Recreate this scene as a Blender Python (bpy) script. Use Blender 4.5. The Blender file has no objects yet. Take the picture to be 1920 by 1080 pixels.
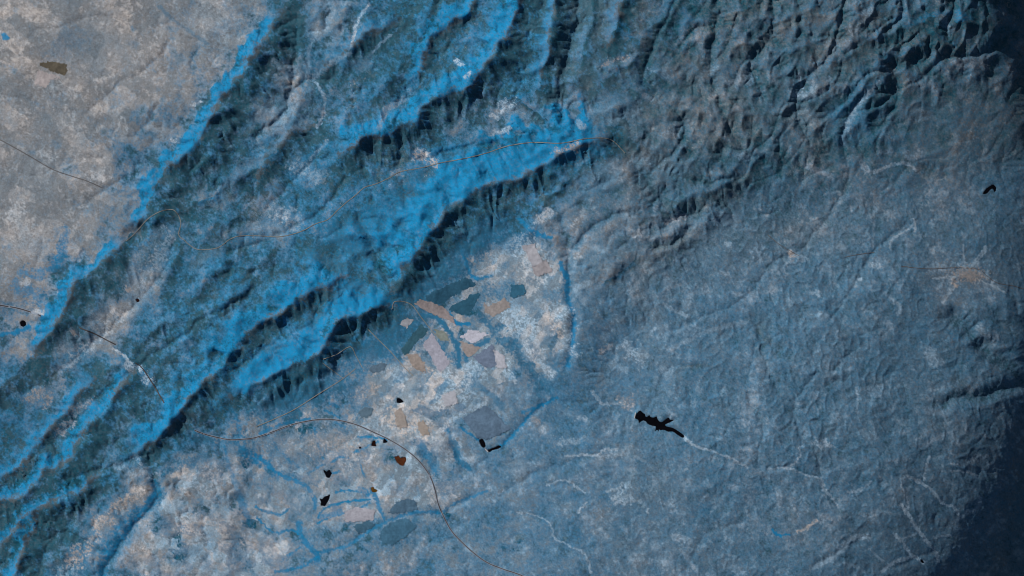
import bpy, math
import numpy as np
from mathutils import Vector

# ================================================================ camera, sky, sun, exposure
SC = bpy.context.scene; COL = SC.collection
CAM_Z = 600.0
cam_data = bpy.data.cameras.new('camera'); cam = bpy.data.objects.new('camera', cam_data); COL.objects.link(cam)
cam.location = (0, 0, CAM_Z); cam.rotation_euler = (0, 0, 0)          # straight down, north-ish up
cam_data.sensor_width = 36; cam_data.lens = 112.5                      # 192 units wide on the ground
cam_data.clip_start = 1; cam_data.clip_end = 4000
SC.camera = cam
SUN_EL = math.radians(38); SUN_DIR = (-0.80, 0.60)                     # low sun from the upper left
sun_data = bpy.data.lights.new('sun', 'SUN'); sun_data.energy = 5.0; sun_data.angle = math.radians(0.5); sun_data.color = (1, .97, .93)
sun = bpy.data.objects.new('sun', sun_data); COL.objects.link(sun)
sun.rotation_euler = Vector((SUN_DIR[0]*math.cos(SUN_EL), SUN_DIR[1]*math.cos(SUN_EL), math.sin(SUN_EL))).to_track_quat('Z', 'Y').to_euler()
sun.location = (-200, 150, 300)
world = bpy.data.worlds.new('World'); SC.world = world; world.use_nodes = True
nt = world.node_tree; nt.nodes.clear()
sky = nt.nodes.new('ShaderNodeTexSky'); sky.sky_type = 'NISHITA'; sky.sun_disc = False
sky.sun_elevation = SUN_EL; sky.sun_rotation = math.atan2(SUN_DIR[0], SUN_DIR[1])
bg = nt.nodes.new('ShaderNodeBackground'); bg.inputs['Strength'].default_value = .05
wo = nt.nodes.new('ShaderNodeOutputWorld')
nt.links.new(sky.outputs[0], bg.inputs[0]); nt.links.new(bg.outputs[0], wo.inputs[0])
SC.render.filter_size = 1.0; SC.cycles.filter_width = 1.0
SC.view_settings.view_transform = 'Standard'; SC.view_settings.look = 'None'
SC.view_settings.exposure = -0.42; SC.view_settings.gamma = 1.0; SC.view_settings.use_curve_mapping = False

# ---------------------------------------------------------------- map data (map units: 10 to one scene unit)
DX = 1.5
X0, Y0, NX, NY = -210.0, -180.0, 1560, 960
SUNH = (-0.80, -0.60)                       # horizontal direction towards the sun on the map (x right, y down)
rng = np.random.default_rng(7)

def up2(a):
    """double the resolution of a grid, cubic"""
    def one(b):
        p = np.pad(b, ((1, 2), (0, 0)), mode='edge')
        mid = (-p[:-3] + 9*p[1:-2] + 9*p[2:-1] - p[3:]) / 16
        o = np.empty((b.shape[0]*2, b.shape[1]), b.dtype); o[0::2] = b; o[1::2] = mid
        return o
    return one(one(a).T).T

def blur(a, r):
    """gaussian blur, r in cells"""
    ny, nx = a.shape; p = int(3*r)+1
    b = np.pad(a, p, mode='edge')
    fy = np.fft.fftfreq(b.shape[0])[:, None]; fx = np.fft.rfftfreq(b.shape[1])[None]
    g = np.exp(-2*(np.pi*r)**2*(fx*fx+fy*fy))
    return np.fft.irfft2(np.fft.rfft2(b)*g, s=b.shape)[p:p+ny, p:p+nx]

def fnoise(scale, beta, seed, lo=None, ang=0.0, stretch=1.0, shape=None, dx=DX):
    """spectral noise: wavelengths from scale (map units) downwards with falloff beta, unit variance"""
    ny, nx = shape or (NY, NX)
    r = np.random.default_rng(seed)
    fy = np.fft.fftfreq(ny, dx)[:, None]; fx = np.fft.rfftfreq(nx, dx)[None]
    u = fx*np.cos(ang)+fy*np.sin(ang); v = -fx*np.sin(ang)+fy*np.cos(ang)
    f = np.sqrt((u*stretch)**2+(v/stretch)**2)
    a = 1/(1+(f*scale)**2)**(beta/2)
    if lo: a = a*np.exp(-(f*lo)**2)
    a[0, 0] = 0
    n = np.fft.irfft2(np.fft.rfft2(r.standard_normal((ny, nx)))*a, s=(ny, nx))
    return n/n.std()

def band(scale, seed, ang=0.0, stretch=1.0):
    """noise of about one wavelength"""
    fy = np.fft.fftfreq(NY, DX)[:, None]; fx = np.fft.rfftfreq(NX, DX)[None]
    u = fx*np.cos(ang)+fy*np.sin(ang); v = -fx*np.sin(ang)+fy*np.cos(ang)
    f = np.sqrt((u*stretch)**2+(v/stretch)**2)*scale
    n = np.fft.irfft2(np.fft.rfft2(np.random.default_rng(seed).standard_normal((NY, NX)))*np.exp(-((f-1)/.42)**2), s=(NY, NX))
    return n/n.std()

def crests(scales, seed, ang=0.0, stretch=1.0):
    """branching sharp crests: every smaller set of spurs hangs on the larger one; height about scale/10"""
    out = 0; wgt = 1.0
    for i, s in enumerate(scales):
        r = np.clip(1-np.abs(band(s, seed+i, ang, stretch if i == 0 else 1+(stretch-1)*.4))*.85, 0, 1)
        out = out+(r-.45)*wgt*s*.1*(1 if i == 0 else .8); wgt = np.clip(wgt*(.35+r), 0, 1)
    return out

def parcels(w, h, ang, seed):
    """a random number for every one of many crooked plots of land"""
    x, y = PX+.4*(WX-PX)+.5*(QX-PX), PY+.4*(WY-PY)+.5*(QY-PY)
    u = (x*math.cos(ang)+y*math.sin(ang))/w; v = (-x*math.sin(ang)+y*math.cos(ang))/h
    r = np.random.default_rng(seed); jx, jy, val = r.random((256, 256)), r.random((256, 256)), r.random((256, 256))
    iu, iv = np.floor(u).astype(int), np.floor(v).astype(int); best = np.full(u.shape, 1e9); out = np.zeros(u.shape)
    for a in (-1, 0, 1):
        for b in (-1, 0, 1):
            p, q = (iu+a) % 256, (iv+b) % 256
            d = np.maximum(np.abs(iu+a+.15+.7*jx[p, q]-u), np.abs(iv+b+.15+.7*jy[p, q]-v))
            k = d < best; best = np.where(k, d, best); out = np.where(k, val[p, q], out)
    return out

def ridged(scale, beta, seed, **k):
    n = fnoise(scale, beta, seed, **k)
    return 1-np.minimum(np.abs(n)*1.1, 1.6)

PX = X0+DX*np.arange(NX)[None, :]+np.zeros((NY, 1)); PY = Y0+DX*np.arange(NY)[:, None]+np.zeros((1, NX))
WX = PX+3.5*fnoise(40, 2.6, 11); WY = PY+3.5*fnoise(40, 2.6, 12)        # wobbled coordinates: no drawn edge is straight
QX = PX+1.0*fnoise(14, 2.0, 13); QY = PY+1.0*fnoise(14, 2.0, 14)
BX = PX+9*fnoise(70, 2.4, 15); BY = PY+9*fnoise(70, 2.4, 16)

def window(poly, m):
    p = np.asarray(poly, float)
    a = max(0, int((p[:, 0].min()-m-X0)/DX)); b = min(NX, int((p[:, 0].max()+m-X0)/DX)+2)
    c = max(0, int((p[:, 1].min()-m-Y0)/DX)); d = min(NY, int((p[:, 1].max()+m-Y0)/DX)+2)
    return slice(c, max(d, c+1)), slice(a, max(b, a+1))

def smooth_line(poly, n=6):
    p = np.asarray(poly, float)
    if len(p) < 3: return p
    q = np.vstack([2*p[0]-p[1], p, 2*p[-1]-p[-2]]); o = []
    for i in range(1, len(q)-2):
        for t in np.linspace(0, 1, n, endpoint=False):
            a, b, c, d = q[i-1], q[i], q[i+1], q[i+2]
            o.append(.5*((2*b)+(c-a)*t+(2*a-5*b+4*c-d)*t*t+(3*b-a-3*c+d)*t**3))
    o.append(p[-1]); return np.array(o)

def line_dist(poly, m, gx=None, gy=None):
    """distance, side towards the sun and position along a line, in its window"""
    gx = WX if gx is None else gx; gy = WY if gy is None else gy
    w = window(poly, m); x = gx[w]; y = gy[w]
    p = np.asarray(poly, float); L = np.r_[0, np.cumsum(np.hypot(*np.diff(p, axis=0).T))]
    D = np.full(x.shape, 1e9); S = np.zeros(x.shape); T = np.zeros(x.shape)
    for i in range(len(p)-1):
        (ax, ay), (bx, by) = p[i], p[i+1]; dx, dy = bx-ax, by-ay; l2 = dx*dx+dy*dy+1e-9
        t = np.clip(((x-ax)*dx+(y-ay)*dy)/l2, 0, 1)
        ex, ey = x-ax-t*dx, y-ay-t*dy; d = np.hypot(ex, ey); k = d < D
        D = np.where(k, d, D); S = np.where(k, ex*SUNH[0]+ey*SUNH[1], S); T = np.where(k, L[i]+t*(L[i+1]-L[i]), T)
    return w, D, S, T, L[-1]

def poly_mask(poly, gx=None, gy=None, m=14):
    gx = QX if gx is None else gx; gy = QY if gy is None else gy
    w = window(poly, m); x = gx[w]; y = gy[w]; p = np.asarray(poly, float); r = np.zeros(x.shape, bool)
    j = len(p)-1
    for i in range(len(p)):
        (ax, ay), (bx, by) = p[i], p[j]
        if ay != by: r ^= ((ay > y) != (by > y)) & (x < (bx-ax)*(y-ay)/(by-ay)+ax)
        j = i
    return w, r

# crest line, height, width of the sunny side, width of the shaded side
RIDGES = [
 ([(62,668),(85,640),(102,610),(125,580),(141,555),(146,530),(180,505),(210,476),(238,452)],17,44,75),
 ([(252,436),(270,400),(290,357),(312,325),(340,300),(365,276),(386,245),(410,203),(430,172),(455,135),(480,100),(512,52),(526,22)],19,44,85),
 ([(-60,770),(-10,735),(25,712),(60,680)],8,30,40),
 ([(-40,915),(0,900),(35,878),(60,850),(90,812),(112,785),(150,735),(175,705)],12,32,30),
 ([(-60,975),(0,945),(40,925),(80,895),(115,870),(140,845),(160,810),(185,770),(215,735),(250,700)],15,40,75),
 ([(-20,1025),(5,1013),(32,995),(52,965),(80,948),(112,932),(150,912),(186,890)],14,32,55),
 ([(-10,1140),(25,1080),(48,1025),(64,975),(78,950)],15,38,80),
 ([(252,858),(285,830),(320,800),(345,765),(375,725),(412,698),(450,650),(482,612),(522,585),(562,560),(612,538),(650,515)],19,62,34),
 ([(440,746),(480,722),(516,702),(560,686),(600,663),(622,632),(645,600),(690,586),(738,572)],22,70,55),
 ([(735,548),(752,522),(766,495),(795,465),(815,432),(832,400),(862,382),(905,350),(960,335),(1010,312),(1050,290),(1092,272),(1132,263)],25,95,62),
 ([(985,408),(1030,375),(1070,335),(1110,300),(1142,274)],9,26,28),
 ([(640,290),(685,262),(720,255),(760,238),(790,222),(802,195),(845,178),(880,165),(896,143),(920,113),(940,82),(960,45),(972,0),(985,-60)],24,60,52),
 ([(784,165),(788,140),(796,108),(812,75),(842,42),(880,18),(900,-20)],15,45,24),
 ([(700,190),(735,150),(770,95),(800,40),(815,-20)],9,50,30),
 ([(1012,160),(1024,100),(1034,45),(1046,-5),(1055,-60)],19,34,46),
 ([(1140,90),(1150,66),(1160,30),(1172,-10),(1180,-60)],17,36,52),
 ([(1090,120),(1100,70),(1108,20),(1115,-30)],9,28,28),
 ([(1222,80),(1232,55),(1262,8),(1275,-40)],8,24,28),
 ([(1165,70),(1190,76),(1240,84),(1280,105),(1312,130)],8,30,22),
 ([(1110,170),(1150,140),(1185,112),(1215,95)],8,30,26),
 ([(945,172),(965,188),(1000,206),(1040,228),(1066,246)],10,26,20),
 ([(910,275),(935,268),(962,258),(1000,245),(1060,252),(1132,262)],9,22,16),
 ([(1075,245),(1100,225),(1150,205),(1210,195)],7,26,24),
 ([(1135,235),(1180,262),(1220,285),(1270,305),(1290,330)],8,34,26),
 ([(1030,180),(1060,160),(1090,148)],8,30,22),
 ([(600,130),(640,100),(682,68),(742,38)],11,36,42),
 ([(610,75),(630,55),(650,28),(655,0)],6,20,25),
 ([(478,345),(505,295),(548,252),(590,230)],11,30,48),
 ([(425,365),(470,322),(520,262),(560,210),(578,160)],6,40,22),
 ([(640,180),(655,215),(650,265)],5,20,22),
 ([(370,470),(395,432),(425,412),(462,398)],8,46,38),
 ([(310,525),(325,490),(345,455)],6,26,22),
 ([(345,395),(385,372),(425,350)],9,20,30),
 ([(352,572),(388,535),(425,495),(440,470)],8,38,18),
 ([(365,620),(400,590),(450,555),(478,520)],8,36,18),
 ([(330,660),(360,612),(380,588)],7,40,26),
 ([(250,655),(285,620),(330,600),(372,590)],8,36,28),
 ([(170,730),(200,700),(235,675),(255,668)],7,26,24),
 ([(440,530),(475,505),(525,465)],6,30,20),
 ([(600,468),(640,445),(690,430),(740,425)],6,26,26),
 ([(620,500),(660,480),(700,470),(720,500)],7,26,26),
 ([(555,425),(600,440),(650,470),(690,480)],5,22,22),
 ([(690,535),(705,490),(730,480)],7,22,30),
 ([(880,445),(910,425),(960,412)],5,22,20),
 ([(985,455),(1010,430),(1050,395),(1090,375)],4,24,20),
 ([(1130,525),(1165,510),(1190,490)],8,60,18),
 ([(1165,485),(1150,475),(1110,470)],5,30,14),
 ([(1190,495),(1230,470),(1270,452),(1290,440)],6,40,22),
 ([(1250,375),(1290,378),(1330,365),(1370,345),(1400,320)],9,40,30),
 ([(1270,690),(1310,685),(1350,678)],5,45,14),
 ([(1180,430),(1215,410),(1240,395)],6,40,18),
 ([(1420,610),(1400,600),(1440,640)],5,30,20),
 ([(1690,110),(1740,72),(1790,85)],10,34,26),
 ([(1700,60),(1745,40),(1790,35),(1830,50)],12,28,32),
 ([(1600,95),(1640,75),(1690,70)],9,32,28),
 ([(1560,60),(1600,40),(1660,20)],9,30,28),
 ([(1640,130),(1670,115),(1720,108)],9,28,24),
 ([(1460,110),(1500,95),(1540,85)],8,30,24),
 ([(1550,125),(1585,110),(1620,100)],9,28,26),
 ([(1430,60),(1470,40),(1520,25)],8,30,24),
 ([(1350,100),(1390,85),(1430,80)],7,30,22),
 ([(1330,45),(1370,30),(1420,10)],8,30,24),
 ([(1380,235),(1420,220),(1470,215)],7,30,18),
 ([(1320,250),(1370,262),(1420,255)],6,26,18),
 ([(1220,210),(1260,205),(1310,215)],6,28,16),
 ([(1215,135),(1250,150),(1290,165)],7,26,20),
 ([(1700,170),(1680,140),(1650,160)],7,30,24),
 ([(1580,215),(1620,190),(1660,170)],6,24,24),
 ([(1700,305),(1760,320),(1800,345)],4,60,20),
]
# valleys and canyons cut into the land: line, depth, half width
CUTS = [
 ([(1775,590),(1800,605),(1825,630),(1850,655),(1875,678),(1915,708),(1960,735)],10,15),
 ([(1760,756),(1800,748),(1850,738),(1885,728),(1930,715)],7,12),
 ([(1850,660),(1840,650),(1870,640)],6,8),
 ([(245,445),(252,438),(270,425)],16,16),
 ([(1140,262),(1172,290),(1200,320),(1230,360),(1255,378)],5,14),
 ([(745,552),(735,540),(715,500),(700,470),(690,440),(672,400)],6,12),
 ([(1320,385),(1310,398),(1280,410),(1240,430)],8,14),
 ([(1300,420),(1285,440),(1270,452),(1225,470)],6,10),
 ([(1063,450),(1068,520),(1066,560),(1075,590),(1076,625),(1072,655),(1063,690)],4,10),
 ([(905,600),(935,618),(960,640),(982,670),(1005,705),(1030,735)],3,12),
 ([(850,830),(858,855),(872,880),(885,886)],3,7),
 ([(795,850),(805,870),(820,890)],3,8),
 ([(1050,230),(1055,180),(1065,120),(1075,60)],4,12),
 ([(1620,180),(1600,210),(1580,250)],5,14),
 ([(1690,165),(1672,130),(1690,118)],5,10),
 ([(280,860),(290,900),(295,935),(265,975),(235,1010),(200,1060),(185,1100)],5,16),
]
# trunk valleys the small streams run to
TRUNKS = [[(1140,262),(1185,300),(1230,360),(1262,405),(1300,410)],[(1622,185),(1590,225),(1580,265),(1592,330),(1560,400),(1500,470)],[(1045,200),(1058,130),(1080,60),(1085,-80)],[(1690,120),(1672,150),(1685,185),(1650,240)],
 [(1440,310),(1385,270),(1350,200),(1330,120),(1345,40),(1340,-100)],[(1520,270),(1490,190),(1540,120),(1570,60),(1600,-80)],[(1720,150),(1770,110),(1850,100),(1900,60)],[(1395,330),(1330,345),(1270,330),(1205,300)],[(1215,330),(1285,255),(1255,200),(1205,150),(1240,60),(1290,-60)],
 [(1430,180),(1410,120),(1450,60),(1440,-60)],[(1660,60),(1690,20),(1680,-90)],[(1770,60),(1790,0),(1800,-90)],[(1500,470),(1440,500),(1400,560),(1330,590),(1250,620)],[(1700,420),(1640,470),(1600,540),(1560,600)],
 [(1281,820),(1310,838),(1345,850),(1400,880),(1440,905),(1500,930)],[(1440,880),(1480,877),(1510,890),(1540,900),(1575,950),(1640,1010)],[(1545,893),(1530,855),(1500,810),(1490,760),(1530,700)],[(1440,905),(1420,860),(1430,800),(1400,740)],
 [(1695,895),(1740,913),(1772,946),(1800,955),(1815,990),(1900,1040)],[(1690,947),(1723,997),(1757,1035),(1775,1090),(1790,1200)],[(1660,1070),(1740,1040),(1757,1035)],[(1525,1065),(1580,1030),(1625,1007)],[(1420,610),(1440,680),(1460,740),(1490,760)],
 [(1310,690),(1255,690),(1230,740),(1190,780)],[(960,640),(1005,705),(1040,748),(1120,755),(1195,780)],[(937,838),(975,800),(1025,755)],[(970,960),(1030,980),(1060,1020),(1100,1055),(1110,1120)],[(1030,910),(1080,910),(1100,930),(1160,990),(1200,1060)],[(1120,850),(1060,870),(1000,890),(940,930)],
 [(1390,980),(1330,1000),(1290,1060),(1280,1160)],[(480,1020),(590,1050),(640,1025),(745,968),(830,960),(900,920)],[(1200,520),(1230,570),(1290,590)],[(1060,480),(1110,430),(1180,400),(1240,440)],
 [(-100,150),(60,190),(160,215),(220,160),(290,120),(330,60)],[(130,205),(200,240),(235,260),(270,240),(300,200)],[(-60,380),(40,400),(80,440),(70,520),(120,510),(160,470)],[(150,400),(190,360),(240,330)],[(300,40),(330,60),(390,85)],[(60,60),(120,50),(200,30),(260,60)],[(-50,290),(60,330),(140,300),(200,300)],
 [(540,190),(575,150),(620,150)],[(480,260),(540,200),(560,60)],[(560,230),(600,290),(560,330),(500,390)],[(330,450),(300,520),(250,570),(200,620),(120,690),(40,740)],[(700,290),(780,300),(860,280),(930,270)],[(650,330),(600,400),(520,440),(430,470)],[(430,700),(520,640),(600,600),(630,560)],
 [(100,830),(160,770),(200,730),(300,660),(380,600),(460,560)],[(290,850),(230,870),(190,880),(120,900)],[(240,980),(180,930),(140,900)],[(200,1040),(120,1000),(90,1030),(70,1080)]]
# x, y, plant cover, brightness (mountain shade partly included), warmth
COVER = """40 40 .12 .85 .5;200 40 .1 .9 .55;350 40 .2 .95 .4;450 40 .3 .9 .3;540 40 .75 .5 .2;610 40 .5 .9 .3;700 40 .8 .7 0;850 40 .85 .8 0;940 40 1 1.1 0;1020 40 .85 .7 0;1100 40 .8 .6 0;1250 40 .7 .6 .2;1350 40 .55 .65 .4;1500 40 .5 .6 .4;1600 40 .5 .6 .4;1700 40 .6 .5 .3;1800 40 .6 .4 .3
60 130 .08 .85 .6;180 130 .1 .9 .5;300 130 .2 .95 .4;380 130 .35 .9 .3;600 130 .7 .6 0;700 130 .8 .6 0;830 130 1 .95 0;970 130 .85 .7 0;1080 130 .8 .6 0;1200 130 .65 .7 .2;1300 130 .45 .75 .4;1450 130 .5 .7 .4;1550 130 .5 .65 .4;1650 130 .6 .6 .3;1780 130 .55 .55 .4
50 220 .08 .95 .5;200 220 .2 .95 .3;300 220 .45 .9 .2;450 220 .75 .6 .1;540 220 .5 .8 .3;650 220 .85 .8 0;760 220 .85 .7 0;870 220 .7 .65 .3;960 220 .5 .8 .3;1080 220 .6 .75 .2;1200 220 .5 .7 .3;1350 220 .4 .75 .4;1520 220 .4 .8 .4;1600 220 .65 .65 0;1750 220 .45 .6 .5;1850 220 .45 .5 .5
50 320 .1 1 .4;160 320 .15 1 .35;260 320 .6 .9 0;400 320 .7 .6 0;470 320 .7 .75 0;560 320 .8 .85 0;650 320 .8 .8 0;760 320 .9 .9 0;860 320 1 1.05 0;1000 320 .95 .8 0;1100 320 .6 .8 0;1200 320 .45 .8 .3;1300 320 .5 .7 .2;1450 320 .55 .8 0;1600 320 .5 .75 .3;1780 320 .45 .65 .4
60 420 .15 1 .4;150 420 .2 1 .3;210 420 .4 .9 .2;300 420 .7 .7 .2;400 420 .7 .6 0;500 420 .6 .85 .2;600 420 .85 .85 0;720 420 .95 1 0;880 420 .85 .7 0;960 420 .8 .8 0;1060 420 .5 .85 .3;1200 420 .55 .8 .2;1350 420 .5 .85 .1;1500 420 .55 .75 .1;1700 420 .55 .65 .1;1850 420 .5 .5 .2
60 520 .25 .9 .3;130 520 .7 .9 0;200 520 .75 .5 .2;260 520 .35 .9 .3;340 520 .75 .75 0;430 520 .9 .9 0;500 520 .75 .75 0;600 520 1 1 0;700 520 1 1 0;800 520 .8 .6 0;920 520 .3 1 .2;1010 520 .3 1 .2;1080 520 .5 .9 0;1200 520 .6 .85 0;1350 520 .5 .9 0;1500 520 .6 .75 0;1650 520 .6 .7 0;1820 520 .35 .75 .5
30 620 .5 .8 .2;120 620 .75 .55 .2;200 620 .35 .9 .3;280 620 .75 .8 0;350 620 .85 .75 0;430 620 .95 1 0;540 620 1 .9 0;640 620 1 .9 0;740 620 .75 .8 0;840 620 .35 .9 .3;950 620 .25 1.1 .2;1030 620 .2 1.1 .15;1100 620 .6 .8 0;1200 620 .5 .95 0;1350 620 .55 .85 0;1500 620 .6 .8 0;1700 620 .6 .7 0;1860 620 .6 .5 .2
30 720 .8 .8 0;90 720 .6 .8 .2;150 720 .8 .8 0;240 720 .85 .85 0;330 720 .9 .9 0;420 720 .95 .9 0;560 720 .85 .65 0;650 720 .6 .9 .2;740 720 .25 1 .3;850 720 .25 1 .3;950 720 .4 1 .1;1050 720 .65 .9 0;1180 720 .6 .95 0;1350 720 .65 .8 0;1500 720 .6 .75 0;1700 720 .55 .7 0;1850 720 .55 .5 0
50 820 .85 .75 0;150 820 .8 .75 0;250 820 .75 .65 0;330 820 .8 .85 0;400 820 .65 .85 0;500 820 .5 1 .2;600 820 .4 1 .3;700 820 .35 1 .3;800 820 .35 1 .2;900 820 .55 .9 0;1000 820 .6 .95 0;1100 820 .55 .95 0;1300 820 .65 .85 0;1500 820 .6 .8 0;1700 820 .55 .7 0;1850 820 .5 .55 .2
60 920 .85 .8 0;180 920 .7 .65 0;270 920 .5 .8 .3;350 920 .3 .95 .4;400 920 .3 1 .3;500 920 .4 .95 .2;600 920 .3 1.05 .3;700 920 .3 1.05 .3;800 920 .35 1 .25;900 920 .5 .95 0;1050 920 .55 .95 0;1200 920 .5 .95 0;1400 920 .6 .85 0;1600 920 .6 .8 0;1750 920 .5 .75 .1
40 1020 .9 .8 0;120 1020 .75 .6 0;200 1020 .6 .8 .2;300 1020 .35 .95 .3;400 1020 .35 1 .25;500 1020 .35 1 .2;600 1020 .5 .95 0;700 1020 .55 .85 0;800 1020 .55 .85 0;900 1020 .5 .95 0;1050 1020 .55 1 0;1200 1020 .5 1 0;1400 1020 .55 .9 0;1600 1020 .5 .85 0;1750 1020 .45 .8 .1"""
# relief of the nameless hills: x, y, height of the small hills
RELIEF = """80 60 2;80 250 1.8;80 420 2;250 100 3;330 150 3.4;250 250 2.6;150 480 2.4;500 40 6;480 200 6;620 120 6;600 250 4.5;700 200 7;560 330 3;420 300 6;850 120 6;850 230 4;740 300 4;1000 80 7;1080 140 6;1200 60 6.5;1250 140 6;1350 60 8;1350 160 7;1480 60 9;1480 160 9;1550 220 7;1620 60 11;1620 140 10;1740 60 11;1720 140 6;1780 220 2;1780 350 2;1180 230 6;1300 250 8;1420 260 7;1200 340 6;1320 330 7;1450 350 4;1600 320 3.5;1500 420 2.6;1650 420 2.8;1120 400 4;1250 430 5;1120 480 4;960 390 3;960 500 1;1000 620 1;1090 560 2.5;1200 520 2.4;1350 480 2.2;1200 620 2;1350 600 2.4;1400 680 3;1500 620 3.6;1550 700 3.6;1620 560 3;1800 520 1.4;1720 660 2.2;1850 620 3;1850 760 3;1180 740 1.6;1320 760 2.4;1420 760 3;1500 800 3.4;1600 760 3;1700 820 2;1400 860 2.6;1250 900 1.5;1100 850 1.5;1050 950 1.3;1200 1020 1.5;1450 980 2;1600 950 2.4;1700 1000 1.6;900 1000 1.3;900 920 1.6;880 830 2;760 800 1.4;600 850 .8;500 900 .9;650 950 .7;700 1020 1;500 1020 1;380 930 5;330 960 5;420 850 3;400 1030 3;260 920 5;150 1000 5;250 780 5;300 820 5;60 830 4;100 700 3;250 700 4;350 600 4;300 500 3;420 430 4;500 400 2.5;600 400 3;700 440 4;600 560 4;550 640 3;800 400 3.5;850 480 3;700 650 1;830 620 .6;50 560 1.4;180 600 4;30 950 3"""

def control(txt, r, n):
    rows = np.array([[float(v) for v in s.split()] for s in txt.replace('\n', ';').split(';') if s.strip()])
    st = 8; x = BX[::st, ::st]; y = BY[::st, ::st]; num = [0]*n; den = 0
    for p in rows:
        w = 1/(((x-p[0])**2+(y-p[1])**2)/r**2+.08)**2.2
        den = den+w
        for i in range(n): num[i] = num[i]+w*p[2+i]
    out = []
    for i in range(n):
        a = num[i]/den; a = up2(up2(up2(a)))[:NY, :NX]; out.append(a)
    return out

def receivers(h, dx):
    ny, nx = h.shape; best = np.zeros((ny, nx)); rec = np.arange(ny*nx).reshape(ny, nx).copy(); dist = np.full((ny, nx), dx)
    idx = np.arange(ny*nx).reshape(ny, nx)
    C = (slice(1, -1), slice(1, -1))
    for dy in (-1, 0, 1):
        for dx_ in (-1, 0, 1):
            if not (dx_ or dy): continue
            l = dx*math.hypot(dx_, dy)
            n = h[1+dy:ny-1+dy, 1+dx_:nx-1+dx_]
            s = (h[C]-n)/l; k = s > best[C]
            best[C] = np.where(k, s, best[C]); rec[C] = np.where(k, idx[1+dy:ny-1+dy, 1+dx_:nx-1+dx_], rec[C]); dist[C] = np.where(k, l, dist[C])
    return rec.ravel(), dist.ravel()

def fill(h, n):
    for _ in range(n):
        m = np.minimum(np.minimum(h[:-2, 1:-1], h[2:, 1:-1]), np.minimum(h[1:-1, :-2], h[1:-1, 2:]))
        m = np.minimum(m, np.minimum(np.minimum(h[:-2, :-2], h[2:, 2:]), np.minimum(h[2:, :-2], h[:-2, 2:])))
        h[1:-1, 1:-1] = np.maximum(h[1:-1, 1:-1], m+.004)

def rivers_cut(h, K, its, dx, m=.45, diff=0.0, U=0.0, base=None):
    """running water: each cell lowered towards the cell it drains to, the more the more land drains through it"""
    ny, nx = h.shape
    for it in range(its):
        low = h[base]+(.45*U[base] if np.ndim(U) else 0); h = h+U; fill(h, 12 if it < 8 else 6); h[base] = low
        rec, dist = receivers(h, dx); n = rec.size; rec = np.where(base.ravel(), np.arange(n), rec)
        depth = (rec != np.arange(n)).astype(np.int32); p = rec.copy()
        while True:
            q = p[p]
            depth = depth+depth[p]
            if np.array_equal(q, p): break
            p = q
        order = np.argsort(depth, kind='stable'); cnt = np.bincount(depth); st = np.r_[0, np.cumsum(cnt)]
        A = np.full(n, dx*dx); levels = [order[st[i]:st[i+1]] for i in range(len(cnt))]
        for ix in levels[:0:-1]: np.add.at(A, rec[ix], A[ix])
        F = K.ravel()*A**m/dist; H = h.ravel()
        for ix in levels[1:]:
            f = F[ix]; H[ix] = (H[ix]+f*H[rec[ix]])/(1+f)
        h = H.reshape(ny, nx)
        if diff:
            l = np.zeros_like(h); l[1:-1, 1:-1] = h[:-2, 1:-1]+h[2:, 1:-1]+h[1:-1, :-2]+h[1:-1, 2:]-4*h[1:-1, 1:-1]
            h = h+diff*l
    return h, A.reshape(ny, nx)

def sstep(x): x = np.clip(x, 0, 1); return x*x*(3-2*x)

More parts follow.
